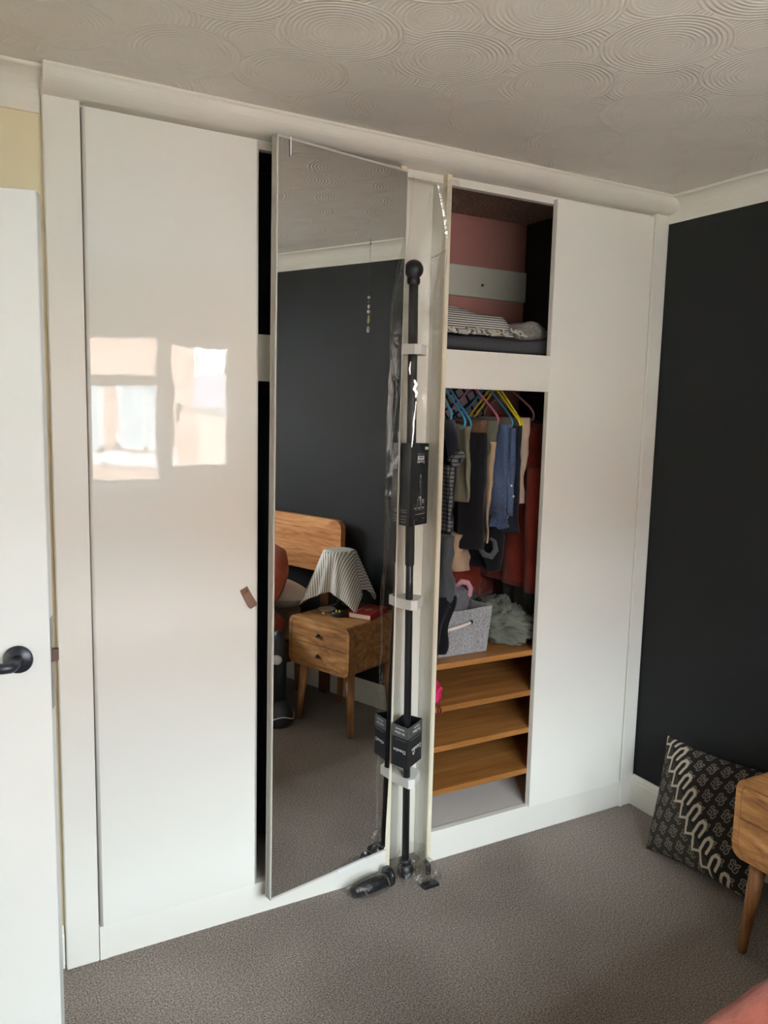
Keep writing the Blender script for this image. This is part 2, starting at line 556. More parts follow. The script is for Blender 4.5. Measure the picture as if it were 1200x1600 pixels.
sk = [(0, 0), (0.017, 0), (0.017, 0.098), (0.013, 0.104), (0.013, 0.110), (0.008, 0.122), (0.006, 0.127), (0, 0.127)]
structure(MB().extrude([(W - o, z) for o, z in sk], 'y', YB, 0.0).build('baseboard_right', M_WHITE), 'white moulded skirting under the charcoal wall')
structure(MB().extrude([(0.03 - o, z) for o, z in sk], 'x', XL, -0.128).build('baseboard_front', M_WHITE), 'white skirting stub behind the open door')
structure(MB().extrude([(YB + o, z) for o, z in sk], 'x', XL, W).build('baseboard_back', M_WHITE), 'white skirting below the window')
structure(MB().extrude([(XL + o, z) for o, z in sk], 'y', YB, D0 - 0.07).build('baseboard_left', M_WHITE), 'white skirting beside the doorway')
mb = MB(); mb.box(XL, XL + 0.015, D0 - 0.07, D0, 0, DH + 0.07); mb.box(XL, XL + 0.015, D1, D1 + 0.07, 0, DH + 0.07); mb.box(XL, XL + 0.015, D0, D1, DH, DH + 0.07)
structure(mb.build('trim_5', M_WHITE), 'white architrave around the doorway')

# room door leaf, opened past ninety degrees
ANG = math.radians(17)
DW = 0.75
ex, ey = -0.215, -0.655                       # free edge of leaf on the camera side
door = empty('door_1', (ex, ey, 0.0), rz=-ANG); structure(door, 'open white room door with black lever handle')
LF = B(-DW, 0, 0, 0.04, 0.012, 1.981, bevel=0.002).build('door_leaf', m_paint('white_door_gloss', rgb(203, 203, 200), 0.35, bump=0.02), door)
hz = 1.122
hd = MB().lathe([(0.0, 0), (0.026, 0), (0.027, -0.004), (0.025, -0.009), (0.0, -0.0095)], (-0.056, 0.0, hz), (0, 1, 0), 32).build('handle_rose', M_HANDLE, door)
MB().tube([(-0.056, -0.008, hz), (-0.056, -0.045, hz), (-0.060, -0.054, hz), (-0.070, -0.058, hz), (-0.12, -0.058, hz), (-0.18, -0.058, hz)], [0.0105, 0.0105, 0.0105, 0.010, 0.010, 0.009], 14).build('lever', M_HANDLE, door)
MB().box(0.0, 0.0012, 0.009, 0.031, hz - 0.105, hz + 0.075).build('latch_plate', M_STEEL, door)
MB().box(0.0, 0.011, 0.013, 0.027, hz - 0.012, hz + 0.012).build('latch_bolt', M_BROWNLATCH, door)
for z in (0.25, 1.75):
    MB().tube([(-DW - 0.004, 0.036, z - 0.05), (-DW - 0.004, 0.036, z + 0.05)], 0.007, 10).build('hinge', M_STEEL, door)

# ------------------------------------------------------------------ built-in wardrobe
wd = empty('built_in_wardrobe', (1.0, 0.0, 0.0), 'wall of white built-in wardrobe with one door missing and open shelves', 'wardrobe')
def part(mb, name, m, parent=wd):
    o = mb.build(name, m)
    if parent is wd:
        return adopt(o, wd)
    # sub-part of a part that is itself built in world space
    o.parent = parent
    o.matrix_parent_inverse = parent_inv(parent)
    return o


def parent_inv(p):
    M = p.matrix_parent_inverse.copy()
    if p.parent is not None:
        M = Matrix.LocRotScale(p.parent.location, p.parent.rotation_euler, None) @ M
    L = Matrix.LocRotScale(p.location, p.rotation_euler, None)
    return (M @ L).inverted()


ZB, ZT = 0.105, 2.352
structure_shell = part(B(-0.136, W, 0.62, 0.74, 0, H), 'back_wall', M_PINK)
part(B(-0.036, 2.0, 0.02, 0.62, H, H + 0.1), 'wardrobe_ceiling', M_STIP)
part(B(1.90, W, 0.04, 0.62, 0, H), 'side_lining', M_DARK)
part(B(-0.136, -0.036, 0.13, 0.62, 0, H), 'side_lining', M_WHITE)
part(B(-0.125, -0.036, 0.0, 0.13, 0, 2.372, bevel=0.003), 'post', M_WHITE)
# right-hand post with rounded outer edge
rp = [(2.021, 0.0)] + [(2.086 + 0.012 * math.sin(a), 0.012 - 0.012 * math.cos(a)) for a in (0, .4, .8, 1.2, 1.57)] + [(2.098, 0.06), (2.021, 0.06)]
part(MB().extrude(rp, 'z', 0, 2.372), 'post', M_WHITE)
part(B(2.024, 2.034, -0.004, 0.0, 0.0, 2.372), 'bead', M_WHITE)
# header: lip then convex moulding rolling under
hp = [(0.05, H), (-0.07, H), (-0.07, H - 0.006), (-0.066, H - 0.010)]
for i in range(9):
    a = PI / 2 * i / 8
    hp.append((-0.066 + 0.0 + 0.064 * (1 - math.cos(a)) , H - 0.012 - 0.044 * math.sin(a)))
hp += [(0.05, H - 0.058)]
part(MB().extrude(hp, 'x', -0.128, W - 0.004, smooth=False), 'header_moulding', M_COVE)
part(B(-0.036, 2.03, 0.026, 0.05, 2.338, H), 'top_batten', M_WHITE)
# plinths
part(B(-0.034, -0.012, 0.002, 0.03, 0, 0.104), 'plinth_filler', M_WHITE)
part(B(-0.0115, 0.913, 0.004, 0.03, 0, 0.104), 'plinth', M_WHITE)
part(B(1.096, 2.021, 0.003, 0.03, 0, 0.112, bevel=0.002), 'plinth', M_WHITE)
# partitions and recessed filler
part(B(0.9125, 0.930, 0.0245, 0.62, 0.0, H), 'partition', M_WHITE)
part(B(0.911, 0.931, 0.0045, 0.0245, 0.0, 2.362, bevel=0.001), 'partition_edging', M_CREAMEDGE)
part(B(1.080, 1.096, 0.0245, 0.62, 0.0, H), 'partition', M_WHITE)
part(B(1.079, 1.0975, 0.0, 0.0245, 0.0, 2.362, bevel=0.001), 'partition_edging', M_CREAMEDGE)
part(B(0.931, 1.079, 0.085, 0.10, 0.0, H), 'recess_panel', M_WHITE)
# bases and shelves
M_BASE = m_paint('pale_base_board', rgb(206, 200, 196), 0.6)
part(B(1.096, 1.90, 0.03, 0.62, 0.088, 0.108), 'base_board', M_BASE)
part(B(-0.036, 0.912, 0.03, 0.62, 0.088, 0.104), 'base_board', M_BASE)
for z in (0.724, 0.567, 0.420, 0.256):
    part(B(1.0975, 1.899, 0.022, 0.60, z - 0.021, z, bevel=0.0015), 'wooden_shelf', M_SHELF)
part(B(1.0975, 1.899, 0.026, 0.60, 1.785, 1.81), 'top_shelf', M_WHITE)
part(B(1.0975, 1.899, 0.002, 0.026, 1.684, 1.811, bevel=0.001), 'shelf_fascia', M_WHITE)
part(B(-0.036, 0.912, 0.08, 0.60, 1.785, 1.81), 'top_shelf', M_WHITE)
part(B(-0.036, 0.912, 0.06, 0.08, 1.684, 1.822, bevel=0.001), 'shelf_fascia', M_WHITE)
ba = part(B(1.12, 1.895, 0.60, 0.62, 2.088, 2.214, bevel=0.002), 'wall_batten', m_paint('grey_white_batten', rgb(206, 204, 192), 0.6))
part(MB().lathe([(0.006, 0), (0.006, -0.002), (0, -0.002)], (1.66, 0.60, 2.14), (0, 1, 0), 12), 'screw', M_BLACKMETAL, ba)
part(MB().tube([(1.0975, 0.30, 1.748), (1.899, 0.30, 1.748)], 0.012, 12), 'hanging_rail', M_STEEL)
part(MB().tube([(-0.036, 0.33, 1.70), (0.912, 0.33, 1.70)], 0.012, 12), 'hanging_rail', M_STEEL)


def rounded_panel(x0, x1, y0, y1, z0, z1, r=0.008, n=5):
    """door slab with softly rounded vertical front edges"""
    poly = [(x1, y1), (x0, y1)]
    for i in range(n + 1):
        a = PI / 2 * i / n
        poly.append((x0 + r - r * math.cos(a), y0 + r - r * math.sin(a)))
    for i in range(n + 1):
        a = PI / 2 * i / n
        poly.append((x1 - r + r * math.sin(a), y0 + r - r * math.cos(a)))
    mb = MB(); k = len(poly)
    vs = [(p[0], p[1], z) for z in (z0, z1) for p in poly]
    fs = []; sm = []
    for j in range(k):
        fs.append((j, (j + 1) % k, k + (j + 1) % k, k + j)); sm.append(1 <= j - 1 <= n + n + 1 and j != n + 2)
    mb.v = vs; mb.f = fs + [tuple(range(k))[::-1], tuple(range(k, 2 * k))]; mb.smooth = [False] * (k + 2)
    for j in range(2, 2 + n): mb.smooth[j] = True
    for j in range(3 + n, 3 + 2 * n): mb.smooth[j] = True
    return mb


d1 = part(rounded_panel(-0.033, 0.4445, 0.0, 0.021, ZB, ZT, 0.009), 'gloss_door', M_GLOSS)
tag(d1, 'tall white high-gloss door')
# leather pull with rivet
px, pz = 0.4105, 1.040
a = math.radians(27)
pl = MB()
cs, sn = math.cos(a), math.sin(a)
def lp(u, v, y):     # u across, v down strap
    return (px + u * cs + v * sn, y, pz + u * sn - v * cs)
rows = [(-0.030, -0.002, -0.0055), (-0.015, -0.0025, -0.006), (0.0, -0.006, -0.0095), (0.015, -0.012, -0.0155), (0.027, -0.016, -0.0195), (0.0305, -0.012, -0.0215), (0.031, -0.009, -0.0215)]
rings = [[lp(-0.0125, v, yi), lp(0.0125, v, yi), lp(0.0125, v, yo), lp(-0.0125, v, yo)] for v, yi, yo in rows]
pl.ring_loft(rings, smooth=False)
back = [(0.031, -0.009, -0.014), (0.02, -0.004, -0.008), (0.0, -0.0008, -0.0045), (-0.02, -0.0004, -0.0025)]
pl.ring_loft([[lp(-0.0125, v, yi), lp(0.0125, v, yi), lp(0.0125, v, yo), lp(-0.0125, v, yo)] for v, yi, yo in back], smooth=False)
pull = part(pl, 'leather_pull', M_LEATHER, d1); tag(pull, 'brown leather pull tab')
rv = lp(0, -0.019, -0.006)
part(MB().lathe([(0.0042, 0), (0.0042, -0.001), (0.003, -0.0024), (0, -0.003)], rv, (0, 1, 0), 16), 'rivet', M_BRASS, d1)
d4 = part(rounded_panel(1.538, 2.0145, 0.0, 0.021, ZB + 0.002, ZT - 0.002, 0.003), 'plain_door', M_DOOR4)
tag(d4, 'tall plain white satin door')

# mirror door hinged on the partition, swung 11 degrees out
MA, MT = math.radians(11.0), math.radians(0.4)
MW = 0.477
Rm = Matrix.Rotation(MA, 4, 'Z')
hinge = Vector((0.9245, 0.0, 1.2))
lean = Matrix.Rotation(MT, 4, 'X')
Mm = Matrix.Translation(hinge) @ Rm @ lean
def mdoor(mb, name, m, parent=None):
    mb.v = [tuple(Mm @ Vector((x, y, z - 1.2))) for x, y, z in mb.v]
    return part(mb, name, m, parent or wd)
z0, z1 = 0.093, 2.346
md = mdoor(B(-MW, 0, 0.004, 0.024, z0, z1), 'mirror_door', M_WHITE); tag(md, 'tall mirrored door standing ajar')
mdoor(B(-MW + 0.004, -0.002, -0.0005, 0.004, z0 + 0.006, z1 - 0.006), 'mirror_glass', M_MIRROR, md)
fr = MB()
fr.box(-MW, -MW + 0.004, -0.002, 0.026, z0, z1); fr.box(-0.002, 0.0, -0.002, 0.026, z0, z1)
fr.box(-MW, 0, -0.002, 0.026, z0, z0 + 0.006); fr.box(-MW, 0, -0.002, 0.026, z1 - 0.006, z1)
mdoor(fr, 'mirror_frame', M_ALU, md)
mdoor(B(-MW + 0.040, -MW + 0.044, -0.0045, -0.002, z1 - 0.05, z1 + 0.002), 'mirror_clip', M_PVC, md)
mdoor(B(-0.22, -0.10, -0.006, -0.002, z0 - 0.003, z0 + 0.004), 'mirror_clip', M_PVC, md)
for z in (0.35, 1.2, 2.1):
    part(B(0.87, 0.911, 0.03, 0.045, z - 0.03, z + 0.03), 'hinge', M_STEEL)

# ------------------------------------------------------------------ curtain pole in clear packaging
pole = empty('curtain_pole', (0.966, -0.045, 0.0), 'black extendable curtain pole with ball finials, upright in clear packaging', 'curtain pole')
def ppart(mb, name, m, parent=None, fix=True):
    o = mb.build(name, m, fix=fix)
    if parent is None:
        return adopt(o, pole)
    o.parent = parent; o.matrix_parent_inverse = parent_inv(parent)
    return o
def rodp(z):
    return Vector((0.966 - 0.004 * z / 2, -0.045 + 0.045 * z / 2.06, z))
ppart(MB().tube([rodp(0.06), rodp(0.5), rodp(1.0), rodp(1.27)], 0.0125, 20), 'inner_rod', M_BLACKMETAL)
M_RODTOP = mat('black_tube', rgb(46, 46, 48), 0.28)
ppart(MB().tube([rodp(1.1), rodp(1.6), rodp(2.03)], 0.0155, 20), 'outer_tube', M_RODTOP)
for z, r in ((2.052, 0.031), (0.034, 0.031)):
    fb = ppart(MB().sphere(rodp(z), r, 24, 16), 'ball_finial', M_BLACKMETAL)
    zz = z - 0.035 if z > 1 else z + 0.03
    ppart(MB().lathe([(0.018, -0.012), (0.021, -0.006), (0.021, 0.006), (0.018, 0.012)], rodp(zz), n=20), 'finial_collar', M_BLACKMETAL, fb)
# foam spacers: chamfered rhombic blocks round the rod
for z in (1.802, 0.968, 0.352):
    c = rodp(z)
    poly = []
    cor = [(c.x - 0.03, 0.012), (c.x - 0.008, c.y - 0.026), (c.x + 0.016, c.y - 0.028), (c.x + 0.066, c.y + 0.022), (c.x + 0.066, c.y + 0.040), (c.x + 0.028, 0.060), (c.x - 0.02, 0.045)]
    ppart(MB().extrude(cor, 'z', z - 0.016, z + 0.016), 'foam_spacer', M_FOAM)
# card sleeves
def sleeve(za, zb, F, Rr, Bk, L, name):
    mb = MB()
    loop = [F, Rr, Bk, L]
    th = 0.0012
    cx = sum(p[0] for p in loop) / 4; cy = sum(p[1] for p in loop) / 4
    inn = [(cx + (p[0] - cx) * (1 - th * 25), cy + (p[1] - cy) * (1 - th * 25)) for p in loop]
    n = 4
    vs = [(p[0], p[1], z) for q in (loop, inn) for z in (za, zb) for p in q]
    fs = []
    for j in range(4):
        k = (j + 1) % 4
        fs += [(j, k, 4 + k, 4 + j), (8 + k, 8 + j, 12 + j, 12 + k), (4 + j, 4 + k, 12 + k, 12 + j), (k, j, 8 + j, 8 + k)]
    mb.add(vs, fs)
    return ppart(mb, name, M_CARD)
def textobj(txt, size, origin, xdir, updir, m, parent, name='lettering', align='CENTER'):
    cu = bpy.data.curves.new(name, 'FONT'); cu.body = txt; cu.size = size; cu.align_x = align; cu.align_y = 'CENTER'
    cu.extrude = 0.0003; cu.resolution_u = 3
    cu.materials.append(m)
    x = Vector(xdir).normalized(); u = Vector(updir).normalized(); nn = x.cross(u)
    tmp = bpy.data.objects.new(name, cu); COL.objects.link(tmp)
    me = bpy.data.meshes.new_from_object(tmp.evaluated_get(bpy.context.evaluated_depsgraph_get()))
    me.name = name
    bpy.data.objects.remove(tmp)
    o = bpy.data.objects.new(name, me); COL.objects.link(o)
    Mw = Matrix(((x.x, u.x, nn.x, origin[0]), (x.y, u.y, nn.y, origin[1]), (x.z, u.z, nn.z, origin[2]), (0, 0, 0, 1)))
    o.parent = parent
    o.matrix_parent_inverse = parent_inv(parent)
    o.matrix_basis = Mw
    return o
def facept(A, Bp, t, z, off=0.0012):
    """point on vertical card face A->Bp with outward offset (camera side)"""
    d = Vector((Bp[0] - A[0], Bp[1] - A[1], 0)).normalized(); n = Vector((d.y, -d.x, 0))
    p = Vector((A[0], A[1], 0)).lerp(Vector((Bp[0], Bp[1], 0)), t) + n * off
    return (p.x, p.y, z)
def facebar(A, Bp, t0, t1, z0, z1, m, parent, name, off=0.0006):
    mb = MB()
    p0, p1 = Vector(facept(A, Bp, t0, 0, 0)), Vector(facept(A, Bp, t1, 0, 0))
    q0, q1 = Vector(facept(A, Bp, t0, 0, off)), Vector(facept(A, Bp, t1, 0, off))
    up = Vector((0, 0, 1))
    vs = [p0 + up * z0, p1 + up * z0, q1 + up * z0, q0 + up * z0, p0 + up * z1, p1 + up * z1, q1 + up * z1, q0 + up * z1]
    mb.add(vs, [(0, 1, 2, 3), (7, 6, 5, 4), (0, 4, 5, 1), (1, 5, 6, 2), (2, 6, 7, 3), (3, 7, 4, 0)])
    return ppart(mb, name, m, parent)
F1, R1, B1, L1 = (0.944, -0.044), (1.040, 0.002), (0.995, 0.055), (0.934, 0.004)
s1 = sleeve(1.232, 1.500, F1, R1, B1, L1, 'card_sleeve')
facebar(F1, R1, 0.78, 0.96, 1.480, 1.489, mat('pale_green_sticker', rgb(206, 214, 196), 0.6), s1, 'sticker')
facebar(F1, R1, 0.38, 0.74, 1.447, 1.460, M_PRINT, s1, 'barcode_label')
for k in range(5):
    facebar(F1, R1, 0.44 + k * 0.05, 0.465 + k * 0.05, 1.4525, 1.4575, M_CARD, s1, 'barcode_line', 0.0009)
dF1 = Vector((R1[0] - F1[0], R1[1] - F1[1], 0))
textobj('Dunelm', 0.014, facept(F1, R1, 0.55, 1.4405), -dF1, (0, 0, -1), M_PRINT, s1)
for t0, t1, z in ((0.5, 0.62, 1.474), (0.34, 0.78, 1.468), (0.4, 0.76, 1.4645)):
    facebar(F1, R1, t0, t1, z - 0.0008, z + 0.0008, M_PRINTGREY, s1, 'small_print')
for (t0, t1, z, m) in ((0.3, 0.9, 1.282, M_PRINTGREY), (0.32, 0.86, 1.268, M_PRINT), (0.7, 0.86, 1.273, M_PRINTGREY), (0.74, 0.84, 1.252, M_PRINT), (0.3, 0.5, 1.249, M_PRINTGREY), (0.58, 0.84, 1.242, M_PRINTGREY)):
    facebar(F1, R1, t0, t1, z - 0.0007, z + 0.0007, m, s1, 'small_print')
# icon boxes
def icon(t0, t1, z0, z1):
    w = 0.012
    for a in ((t0, t0 + w, z0, z1), (t1 - w, t1, z0, z1), (t0, t1, z0, z0 + 0.0011), (t0, t1, z1 - 0.0011, z1)):
        facebar(F1, R1, *a, M_PRINTGREY, s1, 'icon_outline')
icon(0.42, 0.62, 1.302, 1.318); icon(0.64, 0.84, 1.302, 1.318)
icon(0.22, 0.41, 1.285, 1.300); icon(0.44, 0.62, 1.285, 1.300); icon(0.64, 0.84, 1.285, 1.300)
for t in (0.30, 0.5, 0.72):
    facebar(F1, R1, t, t + 0.06, 1.287, 1.2905, M_PRINT, s1, 'icon_mark')
facebar(F1, R1, 0.72, 0.755, 1.304, 1.316, M_PRINT, s1, 'icon_mark')
# left panel bars
for z in (1.283, 1.276, 1.262, 1.252, 1.243):
    facebar(L1, F1, 0.1, 0.7, z - 0.0015, z + 0.0015, M_PRINTGREY, s1, 'small_print')
F2, R2, B2, L2 = (0.940, -0.080), (1.030, -0.024), (0.995, 0.040), (0.918, -0.014)
s2 = sleeve(0.415, 0.560, F2, R2, B2, L2, 'card_sleeve')
dF2 = Vector((R2[0] - F2[0], R2[1] - F2[1], 0)); dL2 = Vector((F2[0] - L2[0], F2[1] - L2[1], 0))
for (A, Bp, d) in ((F2, R2, dF2), (L2, F2, dL2)):
    facebar(A, Bp, 0, 1, 0.518, 0.559, M_CARDGREY, s2, 'grey_band', 0.0004)
    facebar(A, Bp, 0.2, 0.9, 0.509, 0.5105, M_PRINTGREY, s2, 'small_print')
    textobj('Dunelm', 0.021 if A is F2 else 0.017, facept(A, Bp, 0.60 if A is F2 else 0.5, 0.472), -d, (0, 0, -1), M_PRINT, s2)
    textobj('70-120cm', 0.0135 if A is F2 else 0.011, facept(A, Bp, 0.58 if A is F2 else 0.5, 0.5345), -d, (0, 0, -1), M_PRINT, s2)
    textobj('EXTENDABLE', 0.0065, facept(A, Bp, 0.58 if A is F2 else 0.5, 0.5475), -d, (0, 0, -1), M_PRINT, s2)
# little house chevron under the logo
for (t0, t1) in ((0.38, 0.50), (0.50, 0.36)):
    pass
mb = MB()
c0 = [Vector(facept(F2, R2, t, z, 0.0012)) for t, z in ((0.32, 0.464), (0.40, 0.452), (0.50, 0.464), (0.46, 0.464), (0.40, 0.4565), (0.36, 0.464))]
off = Vector((dF2.y, -dF2.x, 0)).normalized() * 0.0005
mb.ring_loft([c0, [p + off for p in c0]], smooth=False)
ppart(mb, 'logo_mark', M_PRINT, s2)

# clear film bag: tall, flattened at the seal
rows, cols = 90, 44
P = np.zeros((rows, cols, 3))
for i in range(rows):
    s = i / (rows - 1)
    z = 0.012 + s * (2.335 - 0.012)
    flat = max(0.0, min(1.0, (z - 1.95) / 0.36))
    gather = max(0.0, 1 - z / 0.14)
    key = [(0.9335, -0.012), (0.952, -0.080), (0.975, -0.080), (1.066, -0.030), (1.060, 0.040), (1.0, 0.072), (0.945, 0.050)]
    keyf = [(0.938, -0.006), (0.960, -0.014), (1.01, -0.018), (1.077, -0.022), (1.077, -0.018), (1.01, -0.012), (0.955, -0.005)]
    K = len(key)
    for j in range(cols):
        u = j / cols * K; a = int(u) % K; b = (a + 1) % K; w = u - int(u); w = w * w * (3 - 2 * w)
        x = key[a][0] * (1 - w) + key[b][0] * w; y = key[a][1] * (1 - w) + key[b][1] * w
        xf = keyf[a][0] * (1 - w) + keyf[b][0] * w; yf = keyf[a][1] * (1 - w) + keyf[b][1] * w
        x = x * (1 - flat) + xf * flat; y = y * (1 - flat) + yf * flat
        nz = noise.noise(Vector((j * 0.33, z * 5, 1.7))) ; nz2 = noise.noise(Vector((x * 30, y * 30, z * 14)))
        amp = 0.006 + 0.012 * gather
        y += (nz * amp + nz2 * 0.003) * (1 if y < 0.0 else 0.4)
        x += nz2 * 0.003 + gather * 0.02 * nz
        x = max(x, 0.9325 + 0.001 * (j % 3)); x = min(x, 1.0775)
        if x > 1.062 and y > -0.004 and z > 2.0: y = min(y, 0.07)
        P[i, j] = (x, min(y, 0.08), z + (0.006 * nz if 0 < i < rows - 1 else 0))
film = grid_obj('film_bag', P, M_FILM, close_u=True); adopt(film, pole)
# glossy ribbons added over the film, angled to make window highlights
def film_glint(path, wdt, nrm=(-0.29, -0.93, -0.23), parent=None, m=None):
    nrm = Vector(nrm).normalized(); pts = [Vector(p) for p in path]; nn = len(pts)
    A = np.zeros((nn, 3, 3))
    for i, p in enumerate(pts):
        tdir = (pts[min(i + 1, nn - 1)] - pts[max(i - 1, 0)]).normalized()
        sd = tdir.cross(nrm).normalized()
        w_ = wdt * (0.25 + 0.75 * math.sin(PI * (i + 0.5) / nn)) * (1 + 0.5 * noise.noise(p * 60))
        for k, q in enumerate((-0.5, 0.0, 0.5)):
            A[i, k] = p + sd * q * w_ + nrm * (0.0003 if k == 1 else 0) + nrm * 0.0006 * noise.noise(p * 45)
    return adopt(grid_obj('film_glint', A, m or M_FILMGLINT), parent or pole)
M_FILMGLINT = m_thin('film_glint_strip', (0.97, 0.97, 0.96, 1), 0.55, 0.14, 0.3, wrinkle=0.12, scale=80)  # extra gloss for the added highlight ribbons
film_glint([(1.022, -0.030, 2.322), (1.034, -0.030, 2.285), (1.046, -0.030, 2.245), (1.056, -0.030, 2.205), (1.062, -0.030, 2.170), (1.066, -0.030, 2.145)], 0.011)
film_glint([(1.062, -0.030, 2.120), (1.045, -0.034, 2.108), (1.025, -0.038, 2.098), (1.000, -0.042, 2.085)], 0.006)
film_glint([(1.064, -0.030, 2.115), (1.062, -0.032, 2.08), (1.056, -0.034, 2.03)], 0.004)
film_glint([(0.946, -0.046, 1.705), (0.955, -0.046, 1.69), (0.948, -0.046, 1.675), (0.957, -0.046, 1.662), (0.953, -0.046, 1.648)], 0.009)
film_glint([(0.955, -0.048, 1.635), (0.952, -0.048, 1.60), (0.947, -0.050, 1.57), (0.948, -0.050, 1.545), (0.941, -0.052, 1.49)], 0.005)
film_glint([(0.938, -0.036, 1.76), (0.935, -0.036, 1.74), (0.937, -0.036, 1.72)], 0.004)
# flared corner of the seal, hooked over the partition edge
mb = MB()
n = 10
A = np.zeros((n, 6, 3))
for i in range(n):
    for j in range(6):
        s = i / (n - 1); q = j / 5
        A[i, j] = (1.06 + 0.045 * q + 0.006 * math.sin(9 * s), -0.020 - 0.010 * math.sin(PI * q) - 0.006 * math.cos(11 * s + q * 4), 2.335 - 0.10 * s * (0.6 + 0.4 * q) + 0.01 * q)
adopt(grid_obj('film_corner', A, M_FILMC), pole)
# crumpled hem of the bag spread on the carpet
rows, cols = 14, 40
P = np.zeros((rows, cols, 3))
for i in range(rows):
    for j in range(cols):
        s = i / (rows - 1); a = 2 * PI * j / cols
        r = 0.040 + 0.040 * s + 0.010 * noise.noise(Vector((math.cos(a) * 2.4, math.sin(a) * 2.4, s * 3)))
        x = 0.992 + math.cos(a) * r * 1.15; y = -0.042 + math.sin(a) * r * 0.95
        z = 0.10 * (1 - s) ** 1.4 + 0.004 + 0.016 * abs(noise.noise(Vector((x * 45, y * 45, 4 * s)))) * (0.3 + s)
        x = max(x, 0.934); y = min(y, 0.07); x = min(x, 1.07) if y > -0.01 else x
        P[i, j] = (x, y, z)
adopt(grid_obj('film_hem', P, M_FILMC, close_u=True), pole)


def crumple_bag(name, c, sx, sy, sz, seed, parent):
    rows, cols = 16, 28
    P = np.zeros((rows, cols, 3))
    for i in range(rows):
        for j in range(cols):
            th = PI * (i + 0.001) / (rows - 1); a = 2 * PI * j / cols
            v = Vector((math.sin(th) * math.cos(a), math.sin(th) * math.sin(a), math.cos(th)))
            k = 1 + 0.16 * noise.noise(v * 3.1 + Vector((seed, 0, 0))) + 0.16 * abs(noise.noise(v * 7 + Vector((0, seed, 0)))) + 0.08 * noise.noise(v * 15 + Vector((0, seed, 3)))
            P[i, j] = (c[0] + v.x * sx * k, c[1] + v.y * sy * k, max(0.002, c[2] + v.z * sz * k))
    return adopt(grid_obj(name, P, M_FILMC, close_u=True), parent)


br = empty('curtain_bracket', (0.83, -0.05, 0.0), 'bagged black pole fitting lying below the mirror door', 'bracket')
b1 = MB().tube([(0.752, -0.072, 0.024), (0.79, -0.066, 0.026), (0.84, -0.060, 0.027), (0.893, -0.055, 0.027)], [0.017, 0.024, 0.025, 0.025], 16).build('bracket_cup', M_BLACKMETAL); adopt(b1, br)
b2 = MB().lathe([(0.0, -0.006), (0.034, -0.006), (0.034, 0.006), (0.0, 0.006)], (0.893, -0.055, 0.036), (1, 0.1, 0), 18).build('bracket_plate', M_BLACKMETAL); adopt(b2, br)
crumple_bag('clear_bag', (0.822, -0.064, 0.030), 0.086, 0.038, 0.033, 2.0, br)
for pth in ([(0.775, -0.100, 0.046), (0.783, -0.104, 0.032), (0.790, -0.106, 0.020)], [(0.866, -0.092, 0.060), (0.872, -0.098, 0.045), (0.874, -0.100, 0.030)], [(0.81, -0.106, 0.028), (0.818, -0.108, 0.018), (0.830, -0.108, 0.012)]):
    film_glint(pth, 0.006, (-0.24, -0.83, 0.52), br)  # highlight ribbons added on the bag, turned towards the window
br2 = empty('curtain_bracket', (1.02, -0.11, 0.0), 'bagged black pole fitting lying at the foot of the curtain pole', 'bracket')
b1 = B(0.988, 1.046, -0.140, -0.112, 0.003, 0.014, bevel=0.002).build('bracket_plate', M_BLACKMETAL); adopt(b1, br2)
b2 = MB().tube([(1.035, -0.085, 0.018), (1.04, -0.075, 0.045), (1.03, -0.065, 0.062)], 0.009, 10).build('bracket_arm', M_BLACKMETAL); adopt(b2, br2)
crumple_bag('clear_bag', (1.024, -0.098, 0.036), 0.040, 0.050, 0.044, 5.0, br2)

# ------------------------------------------------------------------ hanging clothes
C_BLUE, C_TEAL, C_PINK, C_YEL, C_MAUVE = (mat('plastic_' + n, c, 0.35) for n, c in (
    ('sky_blue', rgb(64, 160, 205)), ('teal', rgb(48, 120, 150)), ('pink', rgb(205, 110, 140)), ('yellow', rgb(222, 200, 50)), ('mauve', rgb(150, 98, 110))))
def hanger(x, m, label, yf=0.13, zf=1.575, cy=0.30, zt=1.700, lean=0.0):
    h = empty('clothes_hanger', (x, cy, zf), label, 'hanger', 'plastic hangers on the wardrobe rail')
    yb = 2 * cy - yf
    def q(y, z): return (x + lean * (cy - y), y, z)
    arm = [q(cy, zt), q(cy - 0.03, zt - 0.012), q(yf + 0.03, zf + 0.028), q(yf + 0.008, zf + 0.010), q(yf, zf - 0.006), q(yf + 0.006, zf - 0.022), q(yf + 0.022, zf - 0.030),
           q(cy, zf - 0.032), q(yb - 0.022, zf - 0.030), q(yb - 0.006, zf - 0.022), q(yb, zf - 0.006), q(yb - 0.008, zf + 0.010), q(yb - 0.03, zf + 0.028), q(cy + 0.03, zt - 0.012), q(cy, zt)]
    adopt(MB().tube(arm, 0.0042, 8).build('hanger_frame', m), h)
    hook = [q(cy, zt - 0.004), q(cy, zt + 0.020)] + [q(cy - 0.019 * math.cos(a), zt + 0.044 + 0.019 * math.sin(a)) for a in np.linspace(-PI / 2 + 0.6, PI + 0.0, 9)][::1]
    hook = [q(cy, zt - 0.004), q(cy + 0.004, zt + 0.024)] + [q(cy + 0.0185 * math.cos(a), zt + 0.046 + 0.0185 * math.sin(a)) for a in np.linspace(-1.2, PI + 0.3, 9)]
    adopt(MB().tube(hook, 0.003, 8).build('hook', m), h)
    return h


